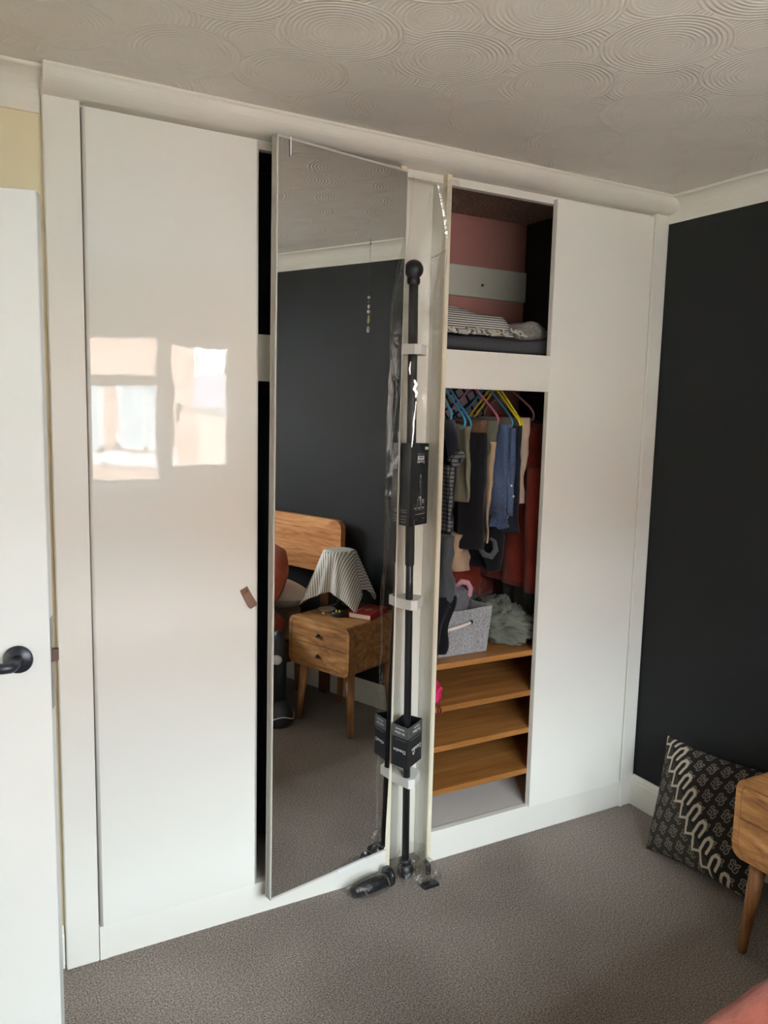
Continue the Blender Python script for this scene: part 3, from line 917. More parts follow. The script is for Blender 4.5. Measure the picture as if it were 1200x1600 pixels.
def cloth_loft(name, m, x, yf, yb, ztop, zbot, t, label=None, cat='clothing', group=None, flare=0.0, front_drop=0.0, waves=3.0, amp=0.008, seed=0, dx=0.0, pinch=0.0, parent=None, tb=None, dyf=0.0, rows=26, hem=0.012):
    """closed hanging garment: thin in x, wide in y, with folds growing downward"""
    N = 44
    rings = []
    uvs = []
    for i in range(rows):
        s = i / (rows - 1)
        ring = []
        for j in range(N):
            u = j / N
            side = -1 if u < 0.5 else 1
            k = (u * 2) if u < 0.5 else (2 - u * 2)      # 0 front .. 1 back
            kk = 0.5 - 0.5 * math.cos(PI * k)
            tt = t * (1 - s) + (tb if tb is not None else t) * s
            prof = max(0.0, 1 - abs(2 * kk - 1) ** 6) ** 0.5
            y = yf - flare * s + dyf * s + (yb + flare * s - dyf * s - yf + flare * s) * kk
            zt = ztop - front_drop * (abs(2 * kk - 1) ** 1.5)
            wv = amp * (0.35 + s) * (math.sin(waves * 2 * PI * kk + seed * 1.7 + 1.8 * s) + 0.9 * noise.noise(Vector((kk * 5, s * 3, seed))) + 0.5 * noise.noise(Vector((kk * 13, s * 5, seed + 9))))
            wv += side * 0.22 * tt * noise.noise(Vector((kk * 7, s * 2.2, seed * 3.1 + side)))
            pin = 1 - pinch * math.exp(-((s - 0.08) / 0.1) ** 2)
            xx = x + dx * s + side * tt / 2 * prof * pin + wv + 0.006 * noise.noise(Vector((seed, s * 4, side * 2 + kk * 2)))
            zb = zbot + hem * (noise.noise(Vector((kk * 3, seed, 2))) + 0.5 * (kk))
            z = zt + (zb - zt) * s
            ring.append((xx, y + (0.010 * noise.noise(Vector((s * 3.5, seed, kk * 2))) + 0.004 * noise.noise(Vector((s * 11, seed, kk * 2)))) * min(1, s * 4), z))
        rings.append(ring)
    mb = MB().ring_loft(rings)
    o = mb.build(name, m)
    if parent is not None:
        adopt(o, parent)
    else:
        tag(o, label, cat, group)
    return o


GRP = 'clothes hanging in the open wardrobe bay'
BLK = m_fabric('black_cotton', rgb(24, 24, 29)); CHAR = m_fabric('charcoal_jersey', rgb(38, 38, 46))
OLIVE = m_fabric('olive_cotton', rgb(132, 128, 104)); KHAKI = m_fabric('dark_khaki_cotton', rgb(104, 102, 86))
TAN = m_fabric('tan_cotton', rgb(188, 160, 134)); BEIGE = m_fabric('beige_linen', rgb(186, 166, 150))
DENIM = m_fabric('blue_denim', rgb(96, 114, 146), rgb(52, 64, 92), weave=300, var=6); NAVY = m_fabric('navy_denim', rgb(32, 37, 50))
RUST = m_fabric('rust_wool', rgb(128, 48, 34), rgb(90, 28, 22), weave=250); GREY = m_fabric('grey_marl', rgb(112, 112, 116), weave=300)
SLATE = m_fabric('slate_grey_cotton', rgb(84, 88, 92)); SAGE = m_fabric('sage_grey_cotton', rgb(118, 120, 108)); BROWN = m_fabric('brown_leather_strap', rgb(112, 82, 62))
PLAID = m_check('grey_plaid', rgb(40, 42, 48), (rgb(92, 94, 98), rgb(130, 128, 128)), 70, axes=('y', 'z'))
CHECK = m_check('pink_check', rgb(22, 22, 26), (rgb(128, 92, 98), rgb(140, 140, 144)), 24, rot=0.6)

hanger(1.205, C_BLUE, 'sky blue hanger, first on the left behind the wardrobe partition', yf=0.12, zf=1.60)
hanger(1.272, C_BLUE, 'sky blue hanger, second of the three blue ones')
hanger(1.297, C_BLUE, 'sky blue hanger above the olive garment, third of the blue ones', zf=1.568)
hanger(1.418, C_PINK, 'pink plastic hanger above the black skirt', zf=1.585)
hanger(1.484, C_TEAL, 'dark teal hanger above the denim shirt', zf=1.577)
hanger(1.515, C_YEL, 'yellow hanger, left one of the yellow pair', zf=1.568, lean=0.03)
hanger(1.535, C_YEL, 'yellow hanger, right one of the yellow pair', zf=1.566, lean=-0.02)
hanger(1.592, C_MAUVE, 'dull mauve hanger nearest the plain white door', yf=0.14, zf=1.605)

cloth_loft('check_shirt', CHECK, 1.40, 0.44, 0.50, 1.74, 1.30, 0.36, 'pink and grey checked shirt hanging at the back of the rail', 'shirt', GRP, amp=0.004, seed=11)
tee = cloth_loft('black_tee', CHAR, 1.212, 0.11, 0.46, 1.585, 1.14, 0.062, 'charcoal black top with a turned-up checked sleeve, at the partition', 'top', GRP, front_drop=0.03, seed=1)
cuff = MB().tube([(1.178, 0.075, 1.425), (1.196, 0.068, 1.440), (1.216, 0.070, 1.462)], [0.022, 0.024, 0.020], 14).build('sleeve_cuff', PLAID); cuff.parent = tee; tag(cuff, 'checked sleeve cuff')
slv = MB().tube([(1.205, 0.14, 1.565), (1.20, 0.105, 1.51), (1.197, 0.085, 1.45)], [0.026, 0.024, 0.021], 14).build('sleeve', CHAR); slv.parent = tee
cloth_loft('plaid_sleeve_shirt', PLAID, 1.176, 0.055, 0.28, 1.42, 1.188, 0.034, 'dark grey plaid shirt hanging low against the partition', 'shirt', GRP, seed=2, amp=0.004, dyf=-0.01)
cloth_loft('olive_top', OLIVE, 1.283, 0.118, 0.44, 1.565, 1.282, 0.046, 'pale olive cotton top on a sky blue hanger', 'top', GRP, seed=3, front_drop=0.012, tb=0.022, hem=0.03)
sk_ = cloth_loft('black_skirt', BLK, 1.345, 0.125, 0.45, 1.535, 1.108, 0.072, 'long black skirt with a brown waistband', 'skirt', GRP, seed=4, flare=0.03, tb=0.10, dx=-0.02)
wb = cloth_loft('waistband', BROWN, 1.345, 0.120, 0.45, 1.578, 1.533, 0.070, amp=0.002, seed=4, rows=6, cat=None); wb.parent = sk_; tag(wb, 'brown waistband')
cloth_loft('khaki_shirt', KHAKI, 1.402, 0.118, 0.45, 1.588, 1.435, 0.040, 'dark khaki shirt beside the black skirt', 'shirt', GRP, seed=5, front_drop=0.01)
cloth_loft('tan_trousers', TAN, 1.398, 0.110, 0.43, 1.50, 1.125, 0.040, 'narrow tan trousers hanging below the khaki shirt', 'trousers', GRP, seed=6, tb=0.016, dx=-0.02, pinch=0.4)
dn = cloth_loft('denim_shirt', DENIM, 1.455, 0.112, 0.44, 1.565, 1.215, 0.062, 'washed blue denim shirt with pearl buttons', 'shirt', GRP, seed=7, amp=0.008, waves=4)
for z, dx_ in ((1.34, 0.004), (1.30, 0.016)):
    bt = MB().lathe([(0.0045, 0.0), (0.0045, -0.002), (0, -0.003)], (1.455 + dx_, 0.090, z), (0, 1, 0), 12).build('button', M_PRINT); bt.parent = dn
cf = cloth_loft('sleeve_cuff', DENIM, 1.442, 0.098, 0.20, 1.245, 1.178, 0.050, cat=None, seed=21, rows=10, tb=0.062, dx=-0.018, hem=0.03); cf.parent = dn
cb = cloth_loft('button_placket', DENIM, 1.468, 0.094, 0.125, 1.55, 1.225, 0.018, cat=None, seed=22, amp=0.003); cb.parent = dn
cloth_loft('dark_jeans', NAVY, 1.512, 0.118, 0.44, 1.560, 1.158, 0.048, 'dark navy jeans under the yellow hangers', 'jeans', GRP, seed=8)
cloth_loft('beige_trousers', BEIGE, 1.552, 0.118, 0.44, 1.590, 1.268, 0.036, 'crumpled beige linen trousers beside the rust coat', 'trousers', GRP, seed=9, tb=0.042, amp=0.009)
coat = cloth_loft('rust_coat', RUST, 1.622, 0.135, 0.52, 1.60, 0.93, 0.088, 'long rust red wool coat half behind the plain door', 'coat', GRP, seed=10, front_drop=0.04)
slv = MB().tube([(1.595, 0.12, 1.40), (1.588, 0.105, 1.20), (1.590, 0.10, 1.05), (1.592, 0.105, 0.925)], [0.032, 0.036, 0.034, 0.030], 16).build('sleeve', RUST); slv.parent = coat
cloth_loft('black_trousers', BLK, 1.470, 0.16, 0.44, 1.26, 1.005, 0.082, 'black trousers hanging low under the denim shirt', 'trousers', GRP, seed=12, tb=0.07)
cloth_loft('tan_shorts', TAN, 1.288, 0.135, 0.40, 1.16, 1.022, 0.090, 'tan shorts showing below the black skirt', 'shorts', GRP, seed=13, hem=0.02, amp=0.010)
st = MB().tube([(1.345, 0.115, 1.11), (1.362, 0.108, 1.085), (1.392, 0.105, 1.078), (1.415, 0.11, 1.098), (1.414, 0.118, 1.13), (1.396, 0.12, 1.142)], [0.009, 0.011, 0.012, 0.011, 0.008, 0.006], 10).build('grey_strap', SLATE)
tag(st, 'looped slate grey fabric strap beside the tan shorts', 'strap', GRP)
cloth_loft('grey_hoodie', SLATE, 1.174, 0.05, 0.30, 1.17, 0.915, 0.050, 'slate grey top hanging low at the partition above the basket', 'top', GRP, seed=14, tb=0.075)
cloth_loft('rust_dress', RUST, 1.50, 0.42, 0.56, 1.30, 0.835, 0.30, 'rust red dress hanging at the back above the basket', 'dress', GRP, seed=15, amp=0.012)
cloth_loft('grey_trousers', SLATE, 1.712, 0.24, 0.44, 1.10, 0.745, 0.046, 'dark grey trousers hanging next to the plain door', 'trousers', GRP, seed=16)
cloth_loft('dark_gap_coat', m_fabric('gap_filler_navy_black', rgb(26, 29, 38)), 0.60, 0.10, 0.55, 1.66, 0.20, 0.30, 'dark coat shape added to blacken the gap beside the mirror', 'coat', seed=17)  # stands in for shade: added so the narrow gap reads black
cloth_loft('dark_gap_bundle', m_fabric('gap_filler_deep_navy', rgb(24, 27, 36)), 0.60, 0.13, 0.56, 2.31, 1.826, 0.34, 'dark bundle added to blacken the gap above the shelf', 'bedding', seed=18, amp=0.003, hem=0.0)  # dark filler in place of shade in the upper part of the gap

# ------------------------------------------------------------------ basket and its contents
M_LINEN = m_fabric('grey_linen_weave', rgb(186, 186, 188), rgb(108, 109, 113), weave=260, bump=0.5, var=220)
bk = empty('storage_basket', (1.27, 0.25, 0.724), 'grey woven fabric storage basket with white rope handle', 'basket')
bx0, bx1, by0, by1, bz0, bz1 = 1.125, 1.372, 0.085, 0.40, 0.725, 0.895
def bring(s, inset=0.0):
    f = 0.012 * s
    z = bz0 + (bz1 - bz0) * s
    x0, x1, y0, y1 = bx0 - f + inset, bx1 + f - inset, by0 - f * 0.8 + inset, by1 + f - inset
    pts = []
    for (a, b) in (((x0, y0), (x1, y0)), ((x1, y0), (x1, y1)), ((x1, y1), (x0, y1)), ((x0, y1), (x0, y0))):
        for k in range(6):
            u = k / 6
            w = 0.006 * math.sin(PI * u) * math.sin(PI * s * 0.9)
            x = a[0] + (b[0] - a[0]) * u; y = a[1] + (b[1] - a[1]) * u
            d = Vector((b[1] - a[1], -(b[0] - a[0]), 0)).normalized()
            pts.append((x - d.x * w, y - d.y * w, z + (0.004 * math.cos(2 * PI * u) if s > 0.95 else 0)))
    return pts
rings = [bring(s) for s in (0, 0.15, 0.3, 0.45, 0.6, 0.75, 0.9, 1.0)] + [bring(s, 0.005) for s in (1.0, 0.8, 0.5, 0.1)]
adopt(MB().ring_loft(rings, smooth=False).build('basket_body', M_LINEN), bk)
M_ROPE = m_stripe('white_rope', rgb(226, 216, 210), rgb(190, 172, 168), 130, 0.35, 'x', 'Object')
rp_ = [(1.165 + 0.009 * k, 0.068 - 0.004 * math.sin(PI * k / 13), 0.826 + 0.0015 * k) for k in range(14)]
adopt(MB().tube(rp_, 0.0065, 12).build('rope_handle', M_ROPE), bk)
adopt(MB().lathe([(0.008, 0), (0.008, -0.004), (0, -0.004)], (1.289, 0.075, 0.846), (0, 1, 0), 12).build('eyelet', M_BLACKMETAL), bk)


def heap(name, m, c, s, seed, label=None, cat='clothing', fold=0.18, zmin=None, group=None, rows=64, cols=96, power=1.0, parent=None):
    P = np.zeros((rows, cols, 3))
    for i in range(rows):
        for j in range(cols):
            th = PI * (i + 0.0005) / (rows - 1 + 0.001); a = 2 * PI * j / cols
            v = Vector((math.sin(th) * math.cos(a), math.sin(th) * math.sin(a), math.cos(th)))
            q = v * 1.0
            sgn = lambda t: (abs(t) ** power) * (1 if t >= 0 else -1)
            q = Vector((sgn(v.x), sgn(v.y), sgn(v.z)))
            w_ = v + 0.35 * Vector((noise.noise(v * 2 + Vector((seed, 5, 0))), noise.noise(v * 2 + Vector((5, seed, 0))), noise.noise(v * 2 + Vector((0, 5, seed)))))
            k = 1 + fold * noise.noise(v * 1.8 + Vector((seed, 0, 0))) + fold * 0.75 * (0.5 - abs(noise.noise(Vector((w_.x * 3.2, w_.y * 3.2, w_.z * 5.5)) + Vector((0, seed, 1)))) * 1.6) + fold * 0.45 * (0.4 - abs(noise.noise(Vector((w_.x * 6, w_.y * 6, w_.z * 11)) + Vector((3, seed, 1)))) * 1.6)
            z = c[2] + q.z * s[2] * k
            if zmin is not None: z = max(zmin, z)
            P[i, j] = (c[0] + q.x * s[0] * k, c[1] + q.y * s[1] * k, z)
    o = grid_obj(name, P, m, close_u=True)
    if parent: adopt(o, parent)
    else: tag(o, label, cat, group)
    return o


heap('grey_tee', GREY, (1.265, 0.22, 0.905), (0.085, 0.11, 0.075), 3.3, 'crumpled grey marl clothes spilling from the top of the basket', 'clothes', zmin=0.80)
pk = MB().tube([(1.262, 0.14, 0.968), (1.283, 0.135, 0.985), (1.306, 0.13, 0.980), (1.321, 0.13, 0.958), (1.318, 0.13, 0.933), (1.298, 0.133, 0.918), (1.284, 0.136, 0.922)], [0.009, 0.011, 0.011, 0.011, 0.011, 0.010, 0.008], 12).build('pink_hook', mat('dusty_pink_plastic', rgb(186, 132, 142), 0.45))
tag(pk, 'curved dusty pink hook poking out of the basket', 'hook')
# black garment draped over the basket's near corner
rows, cols = 30, 16
P = np.zeros((rows, cols, 3)); 
for i in range(rows):
    for j in range(cols):
        s = i / (rows - 1); q = j / (cols - 1)
        wid = 0.095 * (1 - 0.55 * s ** 2) + 0.012 * math.sin(7 * s + 1)
        x = 1.105 + wid * q
        y = 0.052 + 0.010 * math.sin(q * 9 + s * 3) * (0.3 + s) + 0.008 * (1 - s)
        z = 0.955 - (0.955 - 0.732) * s * (1 - 0.10 * q)
        P[i, j] = (x, y, z)
bd = grid_obj('black_garment', P, BLK); tag(bd, 'black garment draped down the front of the basket', 'clothing')
sm = bd.modifiers.new('thick', 'SOLIDIFY'); sm.thickness = 0.006
heap('sage_trousers', SAGE, (1.548, 0.24, 0.775), (0.115, 0.15, 0.088), 8.1, 'heap of crumpled sage grey trousers on the top wooden shelf', 'trousers', fold=0.36, zmin=0.7255)
heap('sage_bundle', SLATE, (1.47, 0.44, 0.80), (0.10, 0.08, 0.08), 4.4, 'darker grey bundle behind the sage trousers', 'clothes', fold=0.25, zmin=0.7255)
mg = heap('magenta_pouch', mat('magenta_fabric', rgb(205, 30, 92), 0.6), (1.128, 0.075, 0.606), (0.030, 0.045, 0.040), 6.0, 'small magenta pouch on the second wooden shelf', 'pouch', fold=0.35, zmin=0.568)
lp_ = MB().tube([(1.128, 0.022, 0.575), (1.132, 0.016, 0.56), (1.134, 0.0145, 0.548), (1.128, 0.016, 0.540), (1.122, 0.0165, 0.552), (1.122, 0.020, 0.568)], 0.0025, 8).build('cord_loop', RUST); adopt(lp_, mg) if False else setattr(lp_, 'parent', mg)

# ------------------------------------------------------------------ blankets on the top shelf
M_KNIT = m_stripe('charcoal_knit', rgb(80, 80, 84), rgb(48, 48, 53), 150, 0.5, 'x', 'Object')
def folded(name, m, x0, x1, y0, y1, z0, z1, seed, label, cat, r=0.025, sag=0.012, layers=1):
    rows, cols = 26, 36
    prof = []
    n = 18
    h = (z1 - z0)
    for i in range(n):
        a = 2 * PI * i / n
        c, s = math.cos(a), math.sin(a)
        prof.append((abs(c) ** 0.5 * (1 if c > 0 else -1), abs(s) ** 0.55 * (1 if s > 0 else -1)))
    rings = []
    for k in range(cols):
        u = k / (cols - 1)
        e = max(0.0, 1 - abs(2 * u - 1) ** 10) ** 0.5
        ring = []
        for (c, s) in prof:
            y = (y0 + y1) / 2 + c * (y1 - y0) / 2 * (0.93 + 0.07 * e)
            z = z0 + h / 2 + s * h / 2 * (0.55 + 0.45 * e)
            if s > 0:
                z += sag * noise.noise(Vector((u * 3, c * 1.5, seed)))
            y += 0.006 * noise.noise(Vector((u * 5, s * 2, seed + 3)))
            ring.append((x0 + (x1 - x0) * u, y, max(z0, z)))
        rings.append(ring)
    o = MB().ring_loft(rings).build(name, m)
    return tag(o, label, cat)
folded('charcoal_blanket', M_KNIT, 1.10, 1.70, 0.05, 0.46, 1.8115, 1.872, 1.0, 'charcoal knitted blanket folded flat on the upper shelf', 'blanket')
# striped throw: layered folds with sloping front
M_THROW = m_stripe('striped_throw', rgb(214, 210, 204), rgb(74, 74, 80), 118, 0.42, 'z', 'Object')
th = empty('striped_throw', (1.27, 0.28, 1.875), 'grey and white striped throw with tasselled edge on the upper shelf', 'throw')
rings = []
for k in range(30):
    u = k / 29; x = 1.10 + 0.335 * u
    top = 1.965 + 0.012 * math.sin(u * 5) - 0.016 * u
    e = 1 - 0.12 * (abs(2 * u - 1) ** 12)
    rings.append([(x, y * 1.0, 1.874 + (z - 1.874) * e) for y, z in ((0.085, 1.876), (0.088, 1.888), (0.10, 1.905), (0.118, 1.93), (0.135, 1.952), (0.16, top + 0.004), (0.22, top + 0.012), (0.34, top + 0.010), (0.41, top - 0.01), (0.43, 1.93), (0.43, 1.88), (0.40, 1.874))])
adopt(MB().ring_loft(rings).build('folded_cloth', M_THROW), th)
M_TASSEL = m_fabric('cream_tassel', rgb(216, 208, 198))
rnd = random.Random(4)
for k in range(18):
    x = 1.112 + 0.0205 * k + rnd.uniform(-0.004, 0.004)
    z = 1.890 + rnd.uniform(-0.004, 0.006) + (0.012 if k > 14 else 0)
    pts = [(x, 0.090, z)]
    for q in range(1, 5):
        pts.append((x + rnd.uniform(-0.012, 0.014) * q / 2, 0.084 - 0.007 * q + rnd.uniform(-0.003, 0.003), max(1.874, z + 0.004 - 0.006 * q + rnd.uniform(-0.003, 0.003))))
    adopt(MB().tube(pts, [0.0045, 0.0055, 0.004, 0.0045, 0.003], 7).build('tassel', M_TASSEL), th)
heap('grey_cushion', m_fabric('pale_grey_cotton', rgb(146, 140, 136)), (1.565, 0.20, 1.905), (0.085, 0.10, 0.040), 2.7, 'crumpled pale grey pillowcase beside the striped throw', 'pillowcase', fold=0.2, zmin=1.874)
heap('charcoal_jumper', SLATE, (1.69, 0.16, 1.84), (0.07, 0.09, 0.045), 9.2, 'slate grey jumper tucked at the far end of the upper shelf', 'jumper', fold=0.2, zmin=1.812)


# ------------------------------------------------------------------ patterned cushion on the floor
def seg_dist(X, Y, a, b):
    dx, dy = b[0] - a[0], b[1] - a[1]
    tt = np.clip(((X - a[0]) * dx + (Y - a[1]) * dy) / (dx * dx + dy * dy + 1e-9), 0, 1)
    return np.hypot(X - a[0] - tt * dx, Y - a[1] - tt * dy)


def poly_dist(X, Y, pts):
    d = np.full(X.shape, 1e9)
    for a, b in zip(pts[:-1], pts[1:]):
        d = np.minimum(d, seg_dist(X, Y, a, b))
    return d


def cushion_print(u, v):
    """woven print of the cushion face, u to the right, v up"""
    X = 43 + 997 * u + 144 * v; Y = 1040 + 506 * u - 944 * v
    px_, py_ = 55.0, 137.0
    x0, y0 = 215.0, 70.0
    dark = np.array(rgb(44, 40, 37)[:3]); cream = np.array(rgb(188, 176, 160)[:3]); grey = np.array(rgb(128, 120, 110)[:3]); olive = np.array(rgb(60, 58, 50)[:3])
    # signed side of the band
    side = (X - x0) * py_ - (Y - y0) * px_
    side = side / math.hypot(px_, py_)
    col = np.where((side < 20)[..., None], olive, dark)
    # flowers
    L1, L2 = np.array((122.0, 46.0)), np.array((56.0, 141.0))
    Mi = np.linalg.inv(np.stack([L1, L2], 1))
    rx, ry = X - 545, Y - 540
    a = Mi[0, 0] * rx + Mi[0, 1] * ry; b = Mi[1, 0] * rx + Mi[1, 1] * ry
    a0, b0 = np.round(a), np.round(b)
    fx = rx - (a0 * L1[0] + b0 * L2[0]); fy = ry - (a0 * L1[1] + b0 * L2[1])
    shapes = [[(-58, 0), (-36, -24), (-12, 0), (-36, 24), (-58, 0)],
              [(-28, -34), (-26, -50), (-8, -56), (12, -44), (14, -14), (4, -6)], [(-10, -36), (-4, -22), (4, -6)],
              [(-22, 30), (-24, 50), (-2, 62), (22, 48), (24, 22), (12, 8)], [(-8, 32), (4, 24), (12, 8)],
              [(14, -4), (34, -8), (52, 6), (34, 20), (16, 10)]]
    d = np.full(X.shape, 1e9)
    for di in (-1, 0, 1):
        for dj in (-1, 0, 1):
            for s in shapes:
                pts = [(0.86 * p[0] + di * L1[0] + dj * L2[0], 0.86 * p[1] + di * L1[1] + dj * L2[1]) for p in s]
                d = np.minimum(d, poly_dist(fx, fy, pts))
    fl = (d < 4.2) & ((side > 118) | (side < -62))
    col = np.where(fl[..., None], grey, col)
    zig = [(0, 0), (-20, 108), (48, 126), (px_, py_)]
    cane = [(48, 126), (112, 50), (146, 38), (172, 66), (164, 100), (112, 152)]
    dz = np.full(X.shape, 1e9); dc = np.full(X.shape, 1e9)
    for k in range(-2, 12):
        ox, oy = x0 + k * px_, y0 + k * py_
        dz = np.minimum(dz, poly_dist(X, Y, [(p[0] + ox, p[1] + oy) for p in zig]))
        dc = np.minimum(dc, poly_dist(X, Y, [(p[0] + ox, p[1] + oy) for p in cane]))
    col = np.where(((dz < 10) | (dc < 14))[..., None], cream, col)
    return col


n = 230
uu, vv = np.meshgrid(np.linspace(0, 1, n), np.linspace(0, 1, n))
CU = np.array((0.09, -0.995, 0.035)); CU /= np.linalg.norm(CU)
CV = np.array((0.40, 0.20, 0.88)); CV /= np.linalg.norm(CV)
CN = np.cross(CV, CU); CN /= np.linalg.norm(CN); CN = CN if CN[0] < 0 else -CN           # towards the room
size = 0.425
org = np.array((1.860, -0.296, 0.008))
def cushion_face(sgn, thick):
    a, b = 2 * uu - 1, 2 * vv - 1
    th = thick * np.clip((1 - np.abs(a) ** 2.6) * (1 - np.abs(b) ** 2.6), 0, 1) ** 0.55
    pin_u = 0.035 * (1 - a ** 2) * np.sign(b) * np.abs(b) ** 2      # edges bow inward between the ears
    pin_v = 0.035 * (1 - b ** 2) * np.sign(a) * np.abs(a) ** 2
    su = uu - pin_v; sv = vv - pin_u
    P = org + size * (su[..., None] * CU + sv[..., None] * CV) + sgn * th[..., None] * CN
    wr = 0.004 * np.sin(17 * uu + 6 * vv) * np.clip(1 - th / thick, 0, 1)
    P = P + sgn * wr[..., None] * CN
    return P
P1 = cushion_face(1, 0.080)
M_CUSH = mat('woven_cushion_print', rgb(50, 45, 42), 0.9, spec=0.15)
t = NT(M_CUSH)
at = t.n('ShaderNodeAttribute', attribute_name='print')
t.color(at.outputs['Color']); t.bump(t.noise(t.coord(), 420, 2), 0.35, 0.002)
cu_o = empty('patterned_cushion', (1.93, -0.5, 0.0), 'black and cream patterned cushion leaning in the corner by the nightstand', 'cushion')
front = grid_obj('cushion_front', P1, M_CUSH); adopt(front, cu_o)
att = front.data.color_attributes.new('print', 'FLOAT_COLOR', 'POINT')
cc = np.ones((n * n, 4), dtype=np.float32); cc[:, :3] = cushion_print(uu, vv).reshape(-1, 3)
att.data.foreach_set('color', cc.ravel())
m2 = slice(None, None, 6)
uu_, vv_ = uu, vv
uu, vv = np.meshgrid(np.linspace(0, 1, 40), np.linspace(0, 1, 40))
adopt(grid_obj('cushion_back', cushion_face(-1, 0.055), m_fabric('black_cushion_back', rgb(40, 38, 36))), cu_o)

# ------------------------------------------------------------------ nightstand
ns = empty('nightstand', (1.84, -1.01, 0.0), 'mango wood nightstand with two drawers and splayed tapered legs', 'nightstand')
X0, X1, Y0, Y1, Z0, Z1 = 1.632, 2.055, -1.215, -0.812, 0.318, 0.562
def rrect(y0, y1, z0, z1, r, n=5):
    pts = []
    for (cy, cz, a0) in ((y1 - r, z1 - r, 0), (y0 + r, z1 - r, PI / 2), (y0 + r, z0 + r, PI), (y1 - r, z0 + r, 1.5 * PI)):
        for k in range(n + 1):
            a = a0 + PI / 2 * k / n
            pts.append((cy + r * math.cos(a), cz + r * math.sin(a)))
    return pts
outer = rrect(Y0, Y1, Z0, Z1, 0.035); inner = rrect(Y0 + 0.018, Y1 - 0.018, Z0 + 0.018, Z1 - 0.018, 0.024)
mb = MB().ring_loft([[(X0 + 0.004, *p) for p in inner], [(X0, *p) for p in inner], [(X0, *p) for p in outer], [(X1, *p) for p in outer]], cap0=False, cap1=True, smooth=False)
mb.ring_loft([[(X0 + 0.004, *p) for p in inner], [(X0 + 0.04, *p) for p in inner]], cap0=False, cap1=True, smooth=False)
adopt(mb.build('nightstand_body', M_MANGO), ns)
zm = (Z0 + Z1) / 2
for k, (za, zb) in enumerate(((zm + 0.0015, Z1 - 0.020), (Z0 + 0.020, zm - 0.0015))):
    pts = rrect(Y0 + 0.020, Y1 - 0.020, Z0 + 0.020, Z1 - 0.020, 0.022)
    pts = [(y, min(max(z, za), zb)) for y, z in pts]
    dr = MB().extrude(pts, 'x', X0 + 0.001, X0 + 0.030).build('drawer', M_MANGO); adopt(dr, ns)
    zc = (za + zb) / 2
    kb = MB().lathe([(0.0, 0), (0.007, 0.001), (0.010, -0.006), (0.009, -0.014), (0.0, -0.016)], (X0 + 0.001, -1.012, zc), (1, 0, 0), 16).build('knob', m_wood('dark_knob', rgb(40, 30, 24), rgb(52, 40, 30), rgb(66, 50, 38)))
    kb.parent = dr; kb.matrix_parent_inverse = parent_inv(dr)
for (xa, ya, xb, yb) in ((1.70, -0.862, 1.690, -0.834), (1.70, -1.165, 1.690, -1.195), (1.985, -0.862, 2.005, -0.834), (1.985, -1.165, 2.005, -1.195)):
    adopt(MB().tube([(xa, ya, Z0), (xb, yb, 0.0)], [0.025, 0.0135], 16).build('leg', M_MANGOLEG), ns)

# things on the nightstand
T = Z1
lamp = empty('table_lamp', (1.90, -1.125, T), 'small white table lamp hidden under a striped cloth', 'lamp')
M_LAMP = mat('white_lamp_shade', rgb(222, 212, 202), 0.7)
adopt(MB().lathe([(0.0, 0.0), (0.055, 0.0), (0.055, 0.008), (0.014, 0.014), (0.010, 0.05), (0.010, 0.11), (0.0, 0.11)], (1.90, -1.125, T), n=24).build('lamp_base', M_BLACKMETAL), lamp)
adopt(MB().lathe([(0.112, 0.0), (0.072, 0.195), (0.069, 0.195), (0.109, 0.0)], (1.90, -1.125, T + 0.108), n=32).build('lamp_shade', M_LAMP), lamp)
# square cloth draped over the shade
N_, Mr = 120, 34
cxl, cyl, ztp = 1.90, -1.125, T + 0.3065
ROT = 1.23
Pc = np.zeros((Mr, N_, 3)); Uc = np.zeros((Mr, N_, 2))
for j in range(N_):
    a = 2 * PI * j / N_
    sq = 0.275 / max(abs(math.cos(a - ROT)), abs(math.sin(a - ROT)))
    cyc = math.cos(4 * (a - ROT - PI / 4))           # 1 at corners
    for i in range(Mr):
        s = i / (Mr - 1); L = sq * s
        Rt = 0.072
        if L < Rt:
            r, z = L, ztp
        else:
            dn_ = L - Rt
            k = dn_ / 0.25
            r = Rt + 0.012 + dn_ * (0.27 + 0.20 * max(0, cyc)) + k * 0.014 * math.sin(8 * a + 1.0) + k * 0.007 * math.sin(13 * a)
            z = ztp - 0.004 - dn_ * (0.955 - 0.06 * max(0, cyc))
        z = max(z, T + 0.002)
        Pc[i, j] = (cxl + r * math.cos(a), cyl + r * math.sin(a), z)
        Uc[i, j] = (L * math.cos(a - ROT), L * math.sin(a - ROT))
Pc[:, :, 0] = np.minimum(Pc[:, :, 0], W - 0.01)
cl = grid_obj('striped_cloth', Pc, m_stripe('ticking_stripe_cloth', rgb(224, 220, 212), rgb(142, 136, 130), 62, 0.42, 'x', 'UV'), uv=Uc, close_u=True)
tag(cl, 'grey and white striped cloth draped over the bedside lamp', 'cloth')
sm = cl.modifiers.new('thick', 'SOLIDIFY'); sm.thickness = 0.0015

